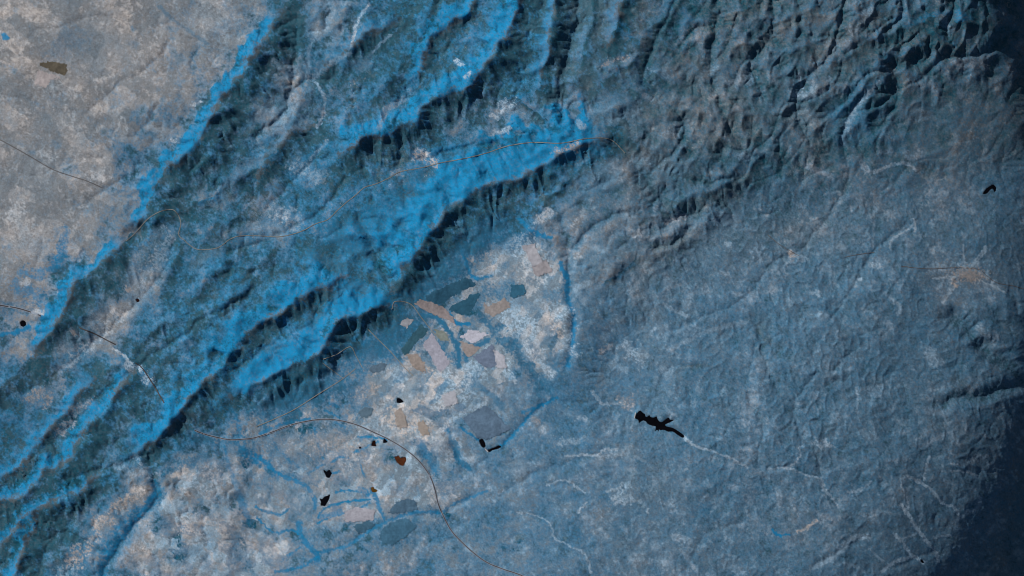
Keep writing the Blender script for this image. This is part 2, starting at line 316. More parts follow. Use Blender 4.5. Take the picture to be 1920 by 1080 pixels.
def make_land():
    rel, = control(RELIEF, 60, 1); rel = np.maximum(rel, .5)
    V, B, W = control(COVER, 70, 3)
    # ---- the ranges
    R = np.zeros((NY, NX)); jag = fnoise(26, 1.6, 21); jag2 = fnoise(60, 2, 22)
    global SUNNY, SPUR
    SPUR = np.zeros((NY, NX)); ENV = np.zeros((NY, NX))
    SUNNY = np.zeros((NY, NX)); mtn = np.zeros((NY, NX)); lee = np.zeros((NY, NX))
    soft = fnoise(60, 4, 23); SX = PX+3*fnoise(90, 4, 24); SY = PY+3*fnoise(90, 4, 25)
    for poly, h, wa, wb in RIDGES:
        P = smooth_line(poly); m = max(wa, wb)*1.3
        w, D, S, T, L = line_dist(P, m)
        hh = h*(1+.14*jag2[w]+.07*jag[w])*np.clip(np.minimum(T, L-T)/min(45., L*.35), 0, 1)**.7 if h < 12 else h*(1+.12*jag2[w]+.06*jag[w])*np.clip(.35+np.minimum(T, L-T)/70, 0, 1)
        u = D/np.where(S > 0, wa, wb)/(1+.18*jag2[w])
        prof = np.where(S > 0, np.clip(1-u, 0, 1)**1.15, .9*np.clip(1-u, 0, 1)**1.2+.1*np.clip(1-u*2.2, 0, 1))
        if h >= 7:
            per = 21 if h >= 14 else 17
            w, D_, S_, T_, L = line_dist(P, m, SX, SY); ph = 2*np.pi*(T_+3*soft[w]+D_*.25)/per
            sp = .55-np.abs(np.sin(ph*.5))*(1+.5*np.sin(ph*.23+1))
            env = np.clip(u*2.6, 0, 1)*np.clip((1.2-u)*1.8, 0, 1)*np.clip(np.minimum(T, L-T)/25, 0, 1)
            SPUR[w] = np.where(np.abs(env) > ENV[w], np.where(S > 0, .85, 1)*sp*env*min(4.2, 1.0+h*.16), SPUR[w]); ENV[w] = np.maximum(ENV[w], env)
        R[w] = np.maximum(R[w], hh*prof)
        SUNNY[w] = np.maximum(SUNNY[w], np.where(S > 0, np.clip(((.9 if h == 25 else .72)-u)*4, 0, 1), 0)*(1 if h >= 14 else .7 if h >= 12 else .38 if h > 9 else 0)*np.clip(np.minimum(T, L-T)/40+.15, 0, 1)*(1 if poly[0][0] < 1000 else .5))  # mask for the sunlight painted on the sunny sides
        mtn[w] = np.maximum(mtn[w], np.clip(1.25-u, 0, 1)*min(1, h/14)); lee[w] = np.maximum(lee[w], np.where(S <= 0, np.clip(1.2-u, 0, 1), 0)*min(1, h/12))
    east = sstep((PX-1120+.25*(PY-300))/160)
    belt = 1-east; nwplain = np.clip((560-PX-.45*(PY-100))/160, 0, 1)
    rough = rel*(1-.28*belt*np.clip(rel/3-.6, 0, 1))*(1+.25*east*sstep((PY-330)/120))
    north = east*sstep((420-PY)/120)
    seedn = (.30*fnoise(70, 2.6, 31, ang=.78, stretch=1.3)+.12*fnoise(18, 2, 32))*(1-.4*north)+north*(.55*ridged(62, 3.2, 38, ang=1.8, stretch=1.45)+.10*ridged(26, 2.6, 32))
    H = R*1.05*(1-.45*east)+rough*seedn+5*fnoise(420, 3.6, 34)+.8*fnoise(120, 3, 37)-.010*(PX-900)*east-.012*(PY-500)*sstep((PY-450)/200)
    base = np.zeros((NY, NX), bool)
    for poly, dep, wd in CUTS+[(t, .7, 14) for t in TRUNKS]:
        w, D, S, T, L = line_dist(smooth_line(poly), wd*1.4, QX+.5*(WX-PX), QY+.5*(WY-PY))
        H[w] -= dep*np.clip(1-D/wd, 0, 1)*np.clip(np.minimum(T, L-T)/20+.3, 0, 1)
        base[w] |= D < 2.2
    web = lambda sc, sd, an, st, hw: np.abs(band(sc, sd, an, st)+.05*fnoise(40, 3, sd+1)) < hw
    base |= np.where(north > .5, web(105, 91, 1.9, 1.25, .05), np.where(east > .5, web(85, 93, 1.3, 1.1, .04), np.where(nwplain > .3, False, web(95, 97, .78, 1.5, .05)))) & (R < 5)
    # ---- the land rises slowly while running water cuts it: first coarse, then fine
    K = .020+.004*lee+.008*mtn+.022*north+.006*east
    h = H[::2, ::2].copy(); k = K[::2, ::2]; U = (rough*(.075-.04*east*(1-north)-.03*nwplain-.02*north))[::2, ::2]
    h, A = rivers_cut(h, k, 46, DX*2, diff=.03, U=U, base=base[::2, ::2])
    H = up2(h)+.10*fnoise(5, 1, 36)
    H, A = rivers_cut(H, K*.9, 7, DX, diff=.02, U=rough*.04, base=base)
    far = crests([64, 34, 19, 11], 60, 1.85, 1.3); near = crests([44, 24, 13], 70, .8, 1.25); low = crests([36, 19, 10], 80, 1.2, 1.15)
    H = H+north*far*.038*rough+(1-north)*belt*near*np.clip(rough*.05, 0, .2)*(1-.4*np.clip(R/14, 0, 1))+(1-north)*east*low*.08*rough
    H = H+.66*SPUR+nwplain*low*.06+.05*fnoise(7, 1.2, 47)
    return H, A, R, mtn, lee, rel, V, B, W
Z = lambda x0, y0, *p: [(x0+a/3, y0+b/3) for a, b in p]     # points read off a map sheet at three times the size
# plant cover and bare ground with an outline of its own: line, half width, what, amount
STROKES = [
 # wooded gullies and watercourses on the plain
 (Z(480,720,(0,400),(60,450),(130,510),(220,545),(290,580),(330,660),(330,700)),3.2,'V',.8),
 (Z(480,720,(0,400),(60,450),(130,510),(220,545)),7,'V',.5),
 (Z(480,720,(-120,330),(-60,380),(0,430)),6,'V',.6),
 (Z(480,720,(340,750),(400,690),(500,665),(640,650)),1.6,'V',1),(Z(480,720,(345,785),(450,740),(560,710),(640,670)),1.8,'V',1),
 (Z(480,720,(430,685),(540,660),(640,650)),1.6,'V',1),(Z(480,720,(350,750),(420,735),(480,715)),4,'V',.8),
 (Z(480,720,(450,610),(540,600),(630,620)),1.8,'V',.9),(Z(480,720,(580,590),(610,600),(630,620)),4,'V',.8),
 (Z(480,720,(650,600),(680,660),(700,710),(720,770)),3.4,'V',.8),(Z(480,720,(0,690),(60,720),(130,735),(180,705)),2,'V',.9),
 (Z(480,720,(0,750),(60,810),(110,840),(200,825),(240,850)),1.8,'V',.9),(Z(480,720,(240,780),(250,850),(300,920),(350,970),(340,1000)),4.5,'V',.8),
 (Z(480,720,(350,970),(280,1020),(180,1050),(110,1060)),2.2,'V',.8),(Z(480,720,(350,950),(500,920),(600,850),(700,790),(800,750),(900,720),(1040,720),(1100,680),(1200,640),(1300,600)),2.6,'V',.7),
 (Z(480,720,(550,385),(630,350),(690,325)),1.6,'V',.9),(Z(480,720,(580,300),(680,300),(735,310)),1.6,'V',1),(Z(480,720,(420,440),(480,410),(520,415)),1.6,'V',.9),
 (Z(480,720,(1150,240),(1200,280),(1260,320)),2,'V',.9),(Z(480,720,(430,500),(470,490)),1.8,'V',.9),(Z(480,720,(590,460),(610,520)),2,'V',.8),
 (Z(480,720,(330,250),(350,350),(380,420)),2.2,'V',.6),(Z(480,720,(20,280),(100,245),(180,215),(300,195)),3,'V',.8),
 (Z(480,720,(300,500),(370,460)),2.4,'V',.6),(Z(480,720,(60,270),(120,360),(180,420),(240,470)),2.2,'V',.5),
 (Z(480,720,(140,1000),(190,960),(240,930)),2,'V',.8),(Z(480,720,(1060,240),(1090,290),(1100,350)),4,'V',.5),
 (Z(480,720,(930,340),(970,420),(1010,490)),5,'V',.6),(Z(480,720,(1120,370),(1150,440),(1200,480)),4,'V',.7),
 (Z(480,720,(500,240),(440,210)),2,'V',.6),(Z(480,720,(390,150),(470,190)),2,'V',.7),(Z(480,720,(420,110),(460,130)),2.5,'V',.6),
 ([(937,838),(958,820),(975,800),(1000,770),(1025,755),(1045,745)],2.2,'V',.9),
 (Z(960,360,(270,400),(310,500),(310,600),(345,690),(345,780),(335,870),(310,980)),4.5,'V',.9),(Z(960,360,(40,150),(90,200),(150,240),(220,255)),4,'V',.9),
 (Z(480,360,(930,690),(1020,710),(1090,790),(1140,900),(1140,980)),3,'V',1),(Z(480,360,(1180,940),(1250,860),(1310,830)),3,'V',.7),
 (Z(480,360,(1270,690),(1340,790),(1440,860)),9,'D',.7),([(960,637),(980,667),(1005,705)],7,'D',.7),([(905,600),(940,622)],6,'D',.6),
 (Z(480,360,(1090,680),(1130,740),(1200,740)),3,'V',1),(Z(480,360,(1200,460),(1240,490),(1320,470)),3,'V',.9),(Z(480,360,(1160,340),(1200,440)),3,'V',.9),
 (Z(480,360,(940,890),(1000,1000)),6,'D',.6),
 (Z(0,720,(880,590),(880,640),(780,730),(640,900),(580,990),(560,1080)),9,'V',.7),(Z(0,720,(870,620),(690,860),(600,980)),3,'V',.8),
 (Z(0,720,(1300,150),(1330,250),(1400,370),(1440,450)),6,'V',.6),(Z(0,720,(1270,360),(1280,430),(1310,520)),3,'V',.5),
 (Z(0,720,(1310,520),(1350,640),(1400,780)),5,'V',.5),
 ([(672,400),(690,440),(703,485),(735,545)],5,'D',.8),([(1790,597),(1825,632),(1850,657),(1875,680),(1920,712)],7,'D',1),([(1768,755),(1800,746),(1850,737),(1900,724)],6,'D',1),  # shade of the gap and the canyons painted in as dark cover
 ([(650,450),(720,425),(800,372),(880,328),(960,302),(1050,283),(1100,272)],30,'V',.62),  # long sunny slope painted brighter, as if sunlit
 # painted sunlight: brighter plant tone along the sunny sides
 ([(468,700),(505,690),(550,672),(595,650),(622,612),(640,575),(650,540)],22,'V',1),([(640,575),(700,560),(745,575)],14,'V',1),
 # pale dry streaks
 (Z(480,0,(330,230),(400,150),(440,80)),7,'P',.8),(Z(480,0,(120,370),(210,410),(300,430)),7,'P',.6),(Z(480,0,(-20,680),(90,640),(210,560)),9,'P',.4),
 (Z(480,0,(230,930),(300,960),(360,980)),10,'P',.6),(Z(480,0,(510,340),(580,370),(640,345)),8,'P',.45),(Z(480,0,(900,870),(960,900),(1010,905)),7,'W',.9),
 (Z(480,0,(920,850),(990,890)),5,'P',.7),(Z(480,0,(1390,580),(1440,600)),8,'P',.9),(Z(480,0,(1320,650),(1370,670)),3,'P',.8),(Z(480,0,(1340,760),(1400,740)),6,'P',.7),
 (Z(480,0,(1130,350),(1160,370)),4,'P',.9),(Z(480,0,(1180,440),(1200,420)),4,'P',.7),(Z(480,0,(770,970),(800,970)),6,'P',.7),
 (Z(480,0,(310,900),(400,800)),3,'P',.5),(Z(480,0,(320,440),(360,500),(390,570),(375,660),(350,720)),2.4,'P',.45),(Z(480,0,(300,450),(300,300),(320,220)),3,'P',.4),
 (Z(480,0,(540,270),(560,160),(600,80),(640,30)),2.4,'P',.6),(Z(480,0,(330,440),(430,360),(530,310)),4,'P',.5),(Z(480,0,(660,300),(700,250),(760,200)),2,'P',.5),
 (Z(480,0,(700,720),(740,620),(830,560)),5,'W',.5),(Z(480,0,(370,20),(480,20),(560,30)),4,'P',.4),
 (Z(960,0,(1240,470),(1330,440)),9,'P',.5),(Z(960,0,(770,400),(820,400),(900,420)),6,'P',.55),(Z(960,0,(540,370),(620,320)),6,'W',.8),(Z(960,0,(240,850),(360,830)),6,'W',.9),
 (Z(960,0,(330,650),(400,720)),5,'P',.5),(Z(960,0,(440,650),(560,640),(700,620)),9,'P',.35),(Z(960,0,(860,760),(920,740)),9,'P',.5),(Z(960,0,(500,1000),(640,950),(760,920)),16,'P',.35),
 (Z(960,0,(880,950),(960,940)),12,'P',.3),(Z(960,0,(1090,400),(1130,380)),7,'P',.4),(Z(960,0,(1260,880),(1330,880)),6,'P',.5),(Z(960,0,(1040,200),(1050,240)),4,'P',.6),(Z(960,0,(740,540),(780,560)),4,'P',.6),
 (Z(1440,0,(430,720),(480,620),(560,530),(620,460)),3.5,'P',.7),(Z(1440,0,(480,630),(430,760),(420,800)),5,'P',.5),(Z(1440,0,(140,530),(240,540),(270,500)),5,'P',.7),(Z(1440,0,(240,540),(250,460)),3,'P',.6),
 (Z(1440,0,(300,520),(340,440)),3,'P',.6),(Z(1440,0,(170,430),(190,490)),3,'P',.6),(Z(1440,0,(470,180),(540,110),(550,80)),10,'P',.55),(Z(1440,0,(330,230),(440,260)),7,'P',.4),
 (Z(1440,0,(980,130),(1020,160)),8,'P',.7),(Z(1440,0,(540,940),(560,960)),6,'P',.7),(Z(1440,0,(600,970),(690,930),(780,920),(850,960)),2.5,'P',.6),(Z(1440,0,(780,870),(850,880)),7,'P',.45),
 (Z(1440,0,(1080,510),(1100,540)),6,'P',.5),(Z(1440,0,(210,930),(290,960),(360,1000)),4,'P',.6),(Z(1440,0,(640,860),(690,850)),4,'P',.5),(Z(1440,0,(860,580),(950,630),(1040,680)),4,'D',.7),
 (Z(1440,0,(830,650),(890,640)),7,'P',.3),(Z(1440,0,(1100,370),(1200,350)),12,'W',.6),
 # watercourse scars on the eastern plateau
 (Z(1440,720,(785,520),(850,545),(900,580),(950,630),(1000,680),(1050,690),(1080,740)),2.4,'P',.75),(Z(1440,720,(750,680),(800,750),(850,830),(900,890),(950,950),(960,1000)),2.6,'P',.75),
 (Z(1440,720,(720,850),(760,890),(800,950),(830,975),(880,1005)),2.6,'P',.8),(Z(1440,720,(830,975),(740,995),(680,1030),(640,1060)),2.4,'P',.75),(Z(1440,720,(740,880),(840,850)),2.2,'P',.5),
 (Z(1440,720,(850,770),(870,740)),3,'P',.6),(Z(1440,720,(250,1030),(330,1000),(420,930),(470,870),(560,860)),5,'P',.6),(Z(1440,720,(480,865),(570,860)),5,'P',.5),
 (Z(1440,720,(1030,490),(1110,495),(1180,515)),1.8,'P',.7),(Z(1440,720,(1030,450),(1080,460)),1.8,'P',.7),(Z(1440,720,(1050,780),(1120,730),(1180,700),(1200,640)),3.4,'P',.6),(Z(1440,720,(940,870),(1030,850)),2,'P',.5),
 (Z(1440,720,(880,540),(890,470),(910,410)),2,'P',.6),(Z(1440,720,(920,550),(930,520)),2.2,'P',.6),(Z(1440,720,(750,570),(780,640),(790,700)),2,'P',.6),(Z(1440,720,(170,835),(240,800),(270,770)),2.4,'W',.9),
 (Z(1440,720,(170,835),(240,800),(270,770)),2.6,'P',.7),(Z(1440,720,(30,820),(60,850),(120,850)),2.2,'V',1),(Z(1440,720,(280,340),(330,330)),7,'P',1),(Z(1440,720,(520,250),(600,290)),6,'P',.4),
 (Z(1440,720,(860,360),(940,310),(1030,280),(1080,350)),3,'P',.5),(Z(1440,720,(1140,430),(1220,420)),7,'P',.6),(Z(1440,720,(300,550),(320,590)),4,'P',.6),(Z(1440,720,(60,610),(70,670)),5,'P',.6),
 (Z(1440,720,(0,480),(80,470),(140,480),(200,510),(290,530),(330,600),(400,690)),1.8,'P',.5),(Z(1440,720,(130,460),(185,400),(170,350)),1.8,'P',.6),(Z(1440,720,(450,610),(520,600),(580,550)),2.4,'P',.5),
 (Z(1440,720,(430,1010),(500,1030),(540,1060)),3,'P',.5),(Z(1440,720,(570,930),(650,1000)),2,'P',.4),(Z(1440,720,(570,40),(640,40)),9,'P',.5),(Z(1440,720,(500,20),(505,160)),2,'P',.4),
 (Z(1440,720,(900,150),(1000,170)),5,'P',.4),(Z(1440,720,(860,650),(850,700)),5,'P',.35),(Z(1440,720,(310,730),(340,740)),6,'P',.6),
 (Z(1440,360,(825,150),(835,210)),1.8,'P',.7),(Z(1440,360,(825,180),(790,210),(700,270),(690,320)),1.8,'P',.6),(Z(1440,360,(1180,400),(1230,320)),1.8,'P',.6),(Z(1440,360,(1100,400),(1100,300)),1.6,'P',.4),
 (Z(1440,360,(600,20),(600,130),(590,320)),1.8,'P',.35),(Z(1440,360,(470,80),(475,110)),1.8,'P',.6),(Z(1440,360,(980,620),(1030,540),(1060,460)),3,'P',.6),(Z(1440,360,(1050,500),(1060,530)),4,'W',1),
 (Z(1440,360,(1040,480),(1120,470),(1210,490)),11,'P',.7),(Z(1440,360,(1100,500),(1200,490)),6,'W',.9),(Z(1440,360,(1120,420),(1180,410)),5,'P',.5),(Z(1440,360,(1220,520),(1300,540)),4,'P',.5),
 (Z(1440,360,(580,410),(600,415)),4,'P',.9),(Z(1440,360,(510,490),(525,490)),2.4,'P',.9),(Z(1440,360,(260,560),(275,570)),6,'P',.7),(Z(1440,360,(20,550),(40,545)),5,'P',.7),(Z(1440,360,(700,610),(750,650),(730,690)),3,'P',.6),
 (Z(1440,360,(660,570),(720,620)),3,'P',.5),(Z(1440,360,(680,740),(690,760)),5,'P',.6),(Z(1440,360,(930,900),(960,960)),8,'P',.65),(Z(1440,360,(1210,780),(1230,800)),6,'P',.7),(Z(1440,360,(300,690),(330,700)),5,'P',.5),
 (Z(1440,360,(130,340),(200,370)),5,'P',.6),(Z(1440,360,(120,340),(150,360)),4,'W',.9),(Z(1440,360,(400,300),(430,320)),5,'P',.5),(Z(1440,360,(1100,240),(1110,250)),4,'P',.6),(Z(1440,360,(790,270),(800,300)),5,'P',.5),
 (Z(960,720,(300,410),(400,400),(480,400),(520,370),(600,370)),2.2,'P',.7),(Z(960,720,(480,410),(590,400)),4,'P',.7),(Z(960,720,(970,300),(1020,345),(1080,365),(1150,385),(1250,430),(1330,470)),2,'P',.5),
 (Z(960,720,(970,300),(1020,345)),2.6,'P',.6),(Z(960,720,(30,720),(110,735),(210,780),(235,860),(300,900),(390,940),(430,1000),(445,1060)),1.6,'P',.5),(Z(960,720,(370,720),(415,670)),1.6,'P',.7),
 (Z(960,720,(200,570),(300,540),(360,580),(410,610)),1.8,'P',.5),(Z(960,720,(600,630),(660,640)),9,'P',.95),(Z(960,720,(530,605),(600,590),(620,560)),2.2,'P',.7),(Z(960,720,(860,650),(890,660)),7,'P',.6),
 (Z(960,720,(770,700),(765,720)),2,'P',.8),(Z(960,720,(660,660),(730,660)),3,'P',.6),(Z(960,720,(270,320),(420,310)),6,'P',.6),(Z(960,720,(380,190),(410,200)),4,'P',.7),(Z(960,720,(450,40),(480,80),(520,110),(640,110)),2.4,'P',.5),
 (Z(960,720,(640,100),(680,110)),7,'W',.6),(Z(960,720,(1290,220),(1350,240)),9,'P',.5),(Z(960,720,(120,200),(140,210)),5,'W',.7),(Z(960,720,(930,860),(1000,890)),5,'P',.6),(Z(960,720,(700,410),(750,440)),3,'P',.5),
 (Z(960,720,(820,900),(840,1000)),8,'P',.4),(Z(960,720,(950,930),(1000,1000),(1040,1060)),3,'P',.45),(Z(960,720,(1200,1000),(1280,1040)),10,'P',.4),(Z(960,720,(30,500),(90,480)),10,'P',.4),(Z(960,720,(180,60),(200,80)),5,'P',.5),
 (Z(960,720,(250,150),(350,170)),8,'P',.35),(Z(960,720,(970,490),(985,480)),2,'P',.8),(Z(960,720,(1230,580),(1260,590)),5,'P',.5),(Z(960,720,(570,230),(600,170)),3,'P',.4),(Z(960,720,(60,160),(140,130),(220,90)),2.4,'V',.7),
 (Z(960,360,(630,860),(680,920),(720,960)),9,'P',.8),(Z(960,360,(720,930),(760,920)),5,'P',.6),(Z(960,360,(850,630),(920,670),(990,700)),3,'P',.6),(Z(960,360,(830,780),(930,770),(1040,760)),8,'P',.4),
 (Z(960,360,(900,890),(960,850),(1080,790),(1180,760),(1310,735)),4,'P',.5),(Z(960,360,(980,640),(1010,570),(1080,560)),5,'P',.4),
 (Z(960,360,(870,470),(880,540),(860,560)),6,'P',.45),(Z(960,360,(410,620),(360,540),(440,510)),5,'P',.55),(Z(960,360,(140,180),(200,110)),6,'P',.9),(Z(960,360,(640,130),(660,110)),10,'P',.45),(Z(960,360,(800,100),(810,90)),4,'P',.7),
 (Z(960,360,(870,170),(970,140)),5,'W',.6),(Z(960,360,(540,110),(540,90)),6,'D',.4),(Z(960,360,(1380,300),(1410,370)),7,'P',.5),(Z(960,360,(1210,290),(1230,300)),4,'P',.8),(Z(960,360,(1260,570),(1290,580)),4,'P',.6),
 (Z(960,360,(1180,150),(1240,160)),10,'P',.4),(Z(960,360,(1360,560),(1390,550)),6,'P',.5),(Z(960,360,(1190,460),(1210,460)),4,'P',.7),(Z(960,360,(560,970),(640,1000)),5,'P',.4),(Z(960,360,(150,950),(230,1020)),5,'P',.8),
 (Z(960,360,(510,880),(510,930)),6,'P',.5),(Z(960,360,(860,990),(880,1040)),7,'P',.5),(Z(960,360,(500,900),(560,860)),4,'W',.5),(Z(960,360,(420,300),(520,330)),5,'P',.4),(Z(960,360,(640,210),(700,230)),6,'P',.6),
 # chalky ground in the basin
 (Z(960,360,(60,300),(130,390),(150,460)),18,'P',.85),(Z(960,360,(20,450),(120,480)),16,'W',.4),(Z(960,360,(0,650),(60,740),(100,790)),16,'P',1),(Z(960,360,(200,640),(280,680),(300,780),(310,900)),14,'P',.85),
 (Z(960,360,(230,740),(270,800)),8,'W',.7),(Z(960,360,(60,860),(130,930),(220,1030)),6,'P',.8),(Z(480,360,(1330,460),(1390,330),(1440,290)),10,'P',.6),(Z(480,360,(1280,540),(1360,510)),9,'P',.5),
 (Z(480,360,(1320,890),(1380,920),(1400,980),(1440,1040)),7,'P',1),(Z(480,360,(1400,750),(1440,840)),12,'P',.8),(Z(480,360,(1290,740),(1330,790)),10,'P',.7),(Z(480,360,(640,920),(700,960)),8,'P',.6),
 (Z(480,360,(860,920),(920,990)),14,'W',.8),(Z(480,360,(1040,1050),(1090,1030)),12,'P',.9),(Z(480,360,(760,1000),(820,1060)),14,'P',.6),(Z(480,360,(1160,1000),(1260,1010)),16,'P',.7),
 (Z(480,720,(700,180),(760,150),(800,200)),22,'P',.5),(Z(480,720,(780,180),(850,230)),16,'W',.8),(Z(480,720,(900,220),(970,270)),12,'W',.7),(Z(480,720,(1050,80),(1150,40)),16,'P',.8),
 (Z(480,720,(1000,300),(1120,190),(1290,110)),4,'P',.8),(Z(480,720,(350,330),(520,350)),20,'W',.6),(Z(480,720,(120,300),(220,380)),16,'W',.4),(Z(480,720,(580,60),(640,40)),14,'W',.7),
 (Z(480,720,(540,490),(600,560)),14,'W',.5),(Z(480,720,(640,460),(660,420)),14,'W',.5),(Z(480,720,(320,530),(350,580)),14,'W',.5),(Z(480,720,(420,740),(620,730)),14,'P',.3),(Z(480,720,(1010,600),(1100,620)),14,'W',.5),
 (Z(480,720,(80,600),(240,680)),20,'P',.2),(Z(480,720,(50,900),(140,960)),16,'W',.5),(Z(480,720,(0,640),(120,800)),6,'W',.4),
 (Z(0,720,(1130,480),(1200,520)),14,'P',.6),(Z(0,720,(1060,580),(1160,600)),10,'P',.6),(Z(0,720,(1020,770),(1070,780)),13,'P',.8),(Z(0,720,(1080,880),(1130,860)),10,'P',.7),(Z(0,720,(1220,760),(1320,840)),16,'W',.5),
 (Z(0,720,(820,950),(740,1000)),20,'P',.4),(Z(0,720,(1100,1000),(1250,960)),24,'P',.4),(Z(0,720,(640,690),(720,670)),10,'W',.9),(Z(0,720,(720,630),(800,610)),8,'W',.7),(Z(0,720,(560,780),(620,770)),10,'W',1),
 (Z(0,720,(510,900),(540,870)),10,'W',.7),(Z(0,720,(400,980),(470,950)),13,'W',.8),(Z(0,720,(340,1060),(400,1030)),12,'P',.5),(Z(0,720,(640,460),(740,500)),7,'P',.5),(Z(0,720,(760,430),(840,540)),6,'P',.6),
 (Z(0,720,(160,80),(250,50),(240,110)),10,'W',.8),(Z(0,720,(400,160),(500,110)),9,'W',.6),(Z(0,720,(320,280),(390,240)),7,'W',.7),(Z(0,720,(1300,360),(1330,520),(1380,640)),9,'P',.3),
 (Z(0,360,(720,970),(790,990),(830,1060)),7,'P',1),(Z(0,360,(640,880),(700,920),(740,960)),2,'P',.8),(Z(0,360,(790,410),(850,300),(900,240)),14,'P',.5),(Z(0,360,(720,540),(790,600),(700,680)),14,'P',.5),
 (Z(0,360,(520,740),(600,700)),14,'W',.4),(Z(0,360,(380,860),(520,820),(600,760)),16,'W',.35),(Z(0,360,(320,920),(420,870)),6,'P',.4),(Z(0,360,(1100,400),(1180,350)),8,'P',.4),(Z(0,360,(720,545),(730,550)),4,'W',1),
 (Z(0,360,(200,670),(240,680)),5,'P',.8),(Z(0,360,(410,780),(440,800)),5,'W',1),(Z(0,360,(60,150),(120,100)),12,'P',.7),(Z(0,360,(450,90),(480,80)),4,'P',.8),(Z(0,360,(100,220),(200,250)),18,'P',.5),
 (Z(0,360,(190,310),(250,350)),18,'D',.25),(Z(0,360,(130,440),(230,460),(330,390),(370,210)),7,'V',.7),(Z(0,360,(110,540),(220,600)),14,'V',.6),(Z(0,360,(130,520),(160,500)),5,'P',.8),(Z(0,360,(40,600),(110,600)),5,'W',.5),
 (Z(0,360,(0,800),(80,790),(170,760)),4,'V',.9),(Z(0,360,(1340,260),(1440,280)),9,'P',.35),(Z(480,360,(0,200),(120,170),(220,150)),14,'P',.55),(Z(480,360,(120,130),(170,150)),4,'P',.8),
 (Z(0,0,(520,980),(580,1000)),8,'P',1),(Z(0,0,(230,440),(290,480),(380,510)),13,'P',.55),(Z(0,0,(640,780),(700,660),(720,740)),2,'P',.4),(Z(0,0,(540,460),(640,430)),4,'P',.7),(Z(0,0,(300,330),(380,230),(440,220)),18,'D',.32),
 (Z(0,0,(1060,100),(1240,120)),20,'P',.4),(Z(0,0,(1140,220),(1270,200)),10,'P',.5),(Z(0,0,(1090,590),(1130,580)),4,'P',.9),(Z(0,0,(970,790),(990,800)),3,'P',.9),(Z(0,0,(870,830),(920,760)),6,'P',.5),
 (Z(0,0,(1010,330),(1060,380)),9,'P',.4),(Z(0,0,(20,200),(40,215)),4,'V',.9),(Z(0,0,(900,40),(960,100),(1060,170),(1170,250)),3,'D',.5),(Z(0,0,(230,860),(300,890)),7,'P',.6),(Z(0,0,(0,580),(60,600)),14,'P',.3),
 (Z(0,0,(150,620),(160,720),(330,700)),18,'W',.2),(Z(0,0,(360,690),(410,720),(420,630)),3,'P',.5),(Z(0,0,(830,720),(960,740)),5,'P',.5),
 ([(378,452),(402,425),(440,415)],17,'D',.5),([(364,577),(398,537),(430,500)],9,'D',.55),([(483,502),(522,472)],11,'D',.5),([(308,530),(328,482),(345,458)],13,'D',.5),([(262,648),(298,620),(338,608)],11,'D',.55),([(345,650),(398,605),(442,582)],9,'D',.5),([(480,325),(530,272)],14,'D',.55),
 ([(105,690),(140,668),(158,690)],12,'D',.5),([(60,700),(100,670)],9,'D',.4),([(880,575),(905,560)],8,'M',.7),([(600,205),(640,150),(690,95)],9,'D',.55),([(620,60),(650,25)],7,'D',.5),([(855,215),(880,250),(915,265)],14,'D',.4),([(760,45),(800,60)],7,'D',.6),
 ([(322,440),(290,500),(262,545)],10,'P',.8),([(225,590),(180,635),(130,680)],9,'P',.6),([(490,265),(530,225),(560,190)],9,'P',.55),([(470,300),(425,350),(395,380)],7,'P',.5),([(555,320),(590,330)],9,'P',.7),([(500,395),(540,410),(560,425)],11,'P',.7),
 ([(655,500),(690,520),(730,552)],6,'D',.8),([(600,425),(640,452),(680,472)],14,'M',.6),([(575,470),(615,490),(650,500)],9,'M',.6),([(628,560),(655,535),(690,545)],5,'M',.7),
 ([(1815,512),(1848,462)],1.5,'P',.8),([(1812,512),(1806,460)],1.4,'P',.6),([(1800,520),(1785,545),(1768,570)],2.2,'P',.8),([(1830,520),(1885,548)],1.6,'P',.7),([(1800,516),(1750,522)],1.5,'P',.6),([(1805,515),(1822,512),(1845,520)],13,'P',.9),([(1815,520),(1840,517)],5,'W',.8),([(1640,495),(1650,500)],5,'P',.9),
 ([(490,772),(560,745),(640,700),(715,655),(765,612)],22,'M',.85),([(800,545),(850,500),(895,455),(930,430)],24,'M',.8),([(760,560),(800,540)],14,'M',.7),
 (Z(480,360,(1270,690),(1340,790),(1440,860)),8,'M',.9),([(960,645),(980,670),(1005,705),(1035,740)],8,'M',.9),([(900,600),(940,626)],6,'M',.7),(Z(480,360,(1010,800),(1050,880),(1100,940)),7,'M',.8),(Z(480,360,(1290,560),(1380,545),(1440,530)),8,'M',.8),
 (Z(480,360,(930,690),(1020,710),(1090,790),(1140,900),(1140,980)),4,'M',1),(Z(480,360,(1180,940),(1250,860),(1310,830)),4,'M',.9),(Z(480,720,(570,160),(620,135)),9,'M',.6),(Z(480,720,(930,340),(970,420),(1010,490)),6,'M',.7),(Z(480,720,(1120,330),(1140,420),(1190,470)),5,'M',.8),
 (Z(960,720,(110,0),(160,60),(180,100)),6,'M',.7),(Z(960,720,(-200,0),(-120,60),(-50,130)),5,'M',.6),(Z(960,360,(190,560),(300,600)),8,'M',.6),(Z(960,360,(0,620),(130,640)),8,'M',.4),(Z(960,360,(230,920),(300,960)),9,'M',.6),
 (Z(480,720,(620,760),(700,800),(760,770)),8,'M',.5),(Z(480,720,(0,170),(120,200),(250,140)),8,'M',.5),(Z(0,720,(1100,300),(1250,330),(1400,300)),8,'M',.6),(Z(0,720,(950,500),(1050,430),(1130,440)),8,'M',.6),
]
